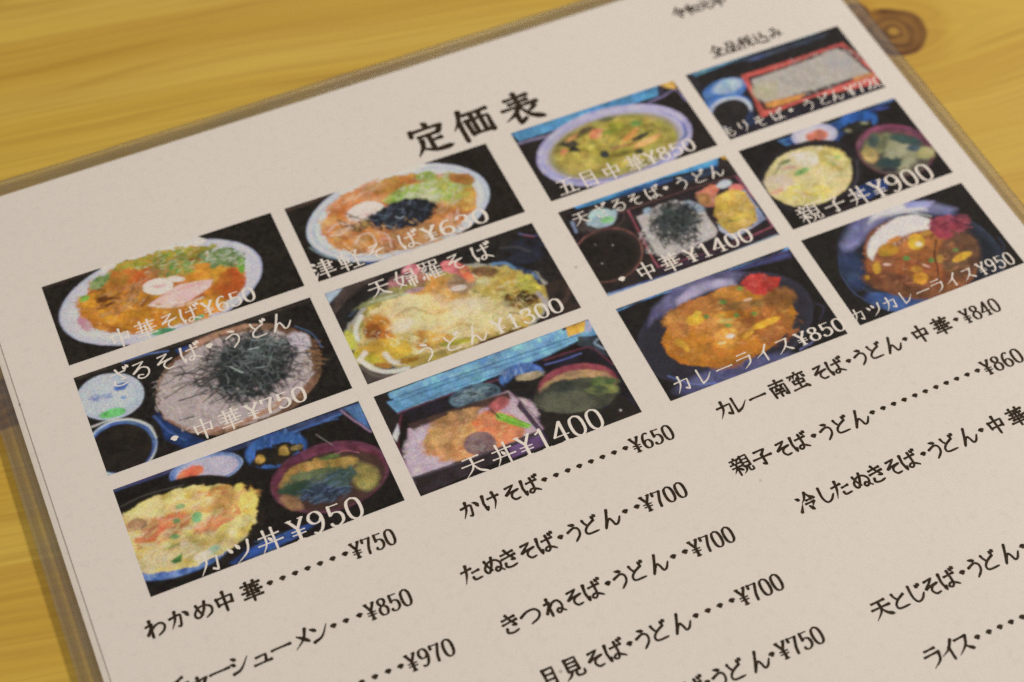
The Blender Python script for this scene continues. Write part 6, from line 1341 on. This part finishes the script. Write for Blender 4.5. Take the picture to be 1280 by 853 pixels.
# ---------------------------------------------------------------- all lettering on the sheet
LINES = [
('t', '定価表', [0.018, 0.0509, 0.0874], -0.1789, 0),
('b', '令和元年', [0.2347, 0.2455, 0.2563, 0.2674], -0.2193, 0),
('b', '全品税込み', [0.2416, 0.2537, 0.2653, 0.2781, 0.2902], -0.1732, 0),
('b', 'わかめ中華・・・・・・・¥750', [-0.2631, -0.2498, -0.2358, -0.2227, -0.2066, -0.1956, -0.188, -0.1804, -0.1728, -0.1652, -0.1575, -0.1499, -0.1431, -0.1362, -0.1292, -0.1223], 0.0979, 0),
('b', 'チャーシューメン・・・¥850', [-0.2623, -0.2504, -0.2388, -0.2273, -0.2149, -0.2031, -0.1906, -0.1805, -0.1718, -0.1643, -0.1562, -0.1493, -0.1423, -0.1353, -0.1283], 0.1372, 0),
('b', '・・・・¥970', [-0.1696, -0.1617, -0.1538, -0.1465, -0.1398, -0.1326, -0.1254, -0.1182], 0.1749, 0),
('b', 'かけそば・・・・・・・・¥650', [-0.0724, -0.0587, -0.045, -0.0332, -0.0236, -0.0159, -0.0081, -0.0004, 0.0074, 0.0151, 0.0229, 0.0306, 0.0376, 0.0448, 0.0519, 0.0591], 0.0996, 0),
('b', 'たぬきそば・うどん・・¥700', [-0.0881, -0.0751, -0.0644, -0.0524, -0.041, -0.0312, -0.0227, -0.0128, 0.0008, 0.011, 0.0188, 0.0253, 0.0327, 0.0402, 0.0476], 0.1382, 0),
('b', 'きつねそば・うどん・・¥700', [-0.0805, -0.0678, -0.0535, -0.0405, -0.029, -0.019, -0.0112, -0.001, 0.0131, 0.0233, 0.031, 0.0377, 0.0449, 0.0521, 0.0593], 0.1759, 0),
('b', '月見そば・うどん・・・・¥700', [-0.0742, -0.0599, -0.0458, -0.034, -0.0243, -0.0162, -0.0064, 0.0077, 0.0178, 0.0255, 0.0333, 0.0411, 0.0482, 0.0555, 0.0628, 0.0701], 0.2141, 0),
('b', 'ば・うどん・¥750', [-0.003, 0.0047, 0.0122, 0.0219, 0.0371, 0.0456, 0.0526, 0.06, 0.0674, 0.0747], 0.2520, 0),
('b', 'カレー南蛮そば・うどん・中華・¥840', [0.0996, 0.1092, 0.1223, 0.1374, 0.1515, 0.1675, 0.1784, 0.1884, 0.1967, 0.207, 0.2205, 0.2302, 0.2417, 0.2574, 0.2688, 0.2764, 0.2835, 0.2907, 0.2978], 0.0990, 0),
('b', '親子そば・うどん・・・・・・・・・・・¥860', [0.0892, 0.1037, 0.1183, 0.1295, 0.14, 0.1486, 0.1587, 0.1722, 0.1819, 0.1897, 0.1974, 0.2051, 0.2129, 0.2206, 0.2284, 0.2361, 0.2438, 0.2516, 0.2593, 0.2663, 0.2737, 0.2811, 0.2885], 0.1379, 0),
('b', '冷したぬきそば・うどん・中華・', [0.1126, 0.1255, 0.1364, 0.1498, 0.1611, 0.173, 0.1841, 0.1947, 0.2027, 0.2121, 0.2264, 0.2366, 0.2473, 0.2625, 0.2725], 0.1757, 0),
('b', '天とじそば・うどん・', [0.1168, 0.129, 0.14, 0.1508, 0.1621, 0.172, 0.1803, 0.19, 0.2039, 0.2138], 0.2524, 0),
('b', 'ライス・・・・・・・', [0.1277, 0.1384, 0.1477, 0.1573, 0.1651, 0.1726, 0.1801, 0.1877, 0.1952, 0.2027], 0.2899, 0),
('w', '中華そば¥650', [-0.2249, -0.2086, -0.1933, -0.1798, -0.1675, -0.1585, -0.1495, -0.1405], -0.1007, 1),
('w', 'ざるそば・うどん', [-0.2345, -0.2209, -0.2051, -0.1887, -0.176, -0.1606, -0.1445, -0.1293], -0.0721, 2),
('w', '・中華¥750', [-0.2162, -0.1979, -0.1811, -0.1669, -0.157, -0.147, -0.137], -0.0159, 2),
('W', 'カツ丼¥950', [-0.2233, -0.2048, -0.1865, -0.1695, -0.1578, -0.1461, -0.1345], 0.0716, 3),
('w', '津軽そば¥630', [-0.0894, -0.0709, -0.0523, -0.0293, -0.0143, -0.0022, 0.0098, 0.0219], -0.1008, 4),
('w', '天婦羅そば', [-0.0618, -0.0429, -0.026, -0.0081, 0.0107], -0.0723, 5),
('w', 'うどん¥1300', [-0.0531, -0.0355, -0.0187, -0.003, 0.007, 0.017, 0.0271, 0.0371], -0.0138, 5),
('W', '天丼¥1400', [-0.0585, -0.0388, -0.0241, -0.0125, -0.0009, 0.0107, 0.0223], 0.0731, 6),
('w', '五目中華¥850', [0.0868, 0.1033, 0.1207, 0.139, 0.151, 0.1607, 0.1705, 0.1802], -0.1016, 7),
('w', '天ざるそば・うどん', [0.0833, 0.0977, 0.1113, 0.124, 0.1376, 0.1477, 0.1599, 0.1729, 0.1861], -0.0729, 8),
('w', '・中華¥1400', [0.086, 0.1036, 0.1212, 0.1368, 0.1469, 0.1571, 0.1672, 0.1774], -0.0157, 8),
('w', 'カレーライス¥850', [0.084, 0.0992, 0.1136, 0.1281, 0.142, 0.1567, 0.1697, 0.1787, 0.1877, 0.1967], 0.0719, 9),
('w', 'もりそば・うどん¥720', [0.2123, 0.224, 0.2369, 0.2513, 0.2623, 0.2766, 0.2889, 0.2996, 0.3112, 0.319, 0.3267, 0.3345], -0.1014, 10),
('W', '親子丼¥900', [0.2263, 0.2461, 0.2653, 0.2811, 0.2933, 0.3056, 0.3178], -0.0151, 11),
('w', 'カツカレーライス¥950', [0.2124, 0.2246, 0.2366, 0.2487, 0.2615, 0.2728, 0.2845, 0.2966, 0.3076, 0.3146, 0.3215, 0.3284], 0.0708, 12),
]
CAPTION_EM = {(3, 7): 0.0162, (6, 7): 0.0162, (11, 7): 0.0162, (4, 8): 0.0158, (5, 5): 0.0155, (5, 8): 0.0150, (8, 9): 0.0122, (8, 8): 0.0150,
              (9, 10): 0.0132, (10, 12): 0.0112, (12, 12): 0.0112}
for kind, text, places, y, owner in LINES:
    if kind == 't':
        o = letter_line('heading', text, places, y, 0.0300, 'brush', 13.2, INK, 8e-6, menu)
        tag(o, 'large brush lettered heading reading 定価表')
    elif kind == 'b':
        small = text in ('令和元年', '全品税込み')
        name = {'令和元年': 'date_line', '全品税込み': 'tax_note'}.get(text, 'price_line')
        o = letter_line(name, text, places, y, 0.0118 if small else 0.0131, 'brush', 14.6, INK, 8e-6, menu, digit=0.90, dot=1.2)
        tag(o, 'black brush lettering reading ' + text)
    else:
        o = letter_line('caption', text, places, y, CAPTION_EM[owner, len(text)]  if (owner, len(text)) in CAPTION_EM else 0.0150, 'thin', 8.2 if kind == 'W' else 8.6, WHITE, 24e-6, PHOTO[owner], digit=1.0 if kind == 'W' else (0.95 if owner == 10 else 0.84 if owner != 12 else 1.0))
        tag(o, 'white lettering reading ' + text)
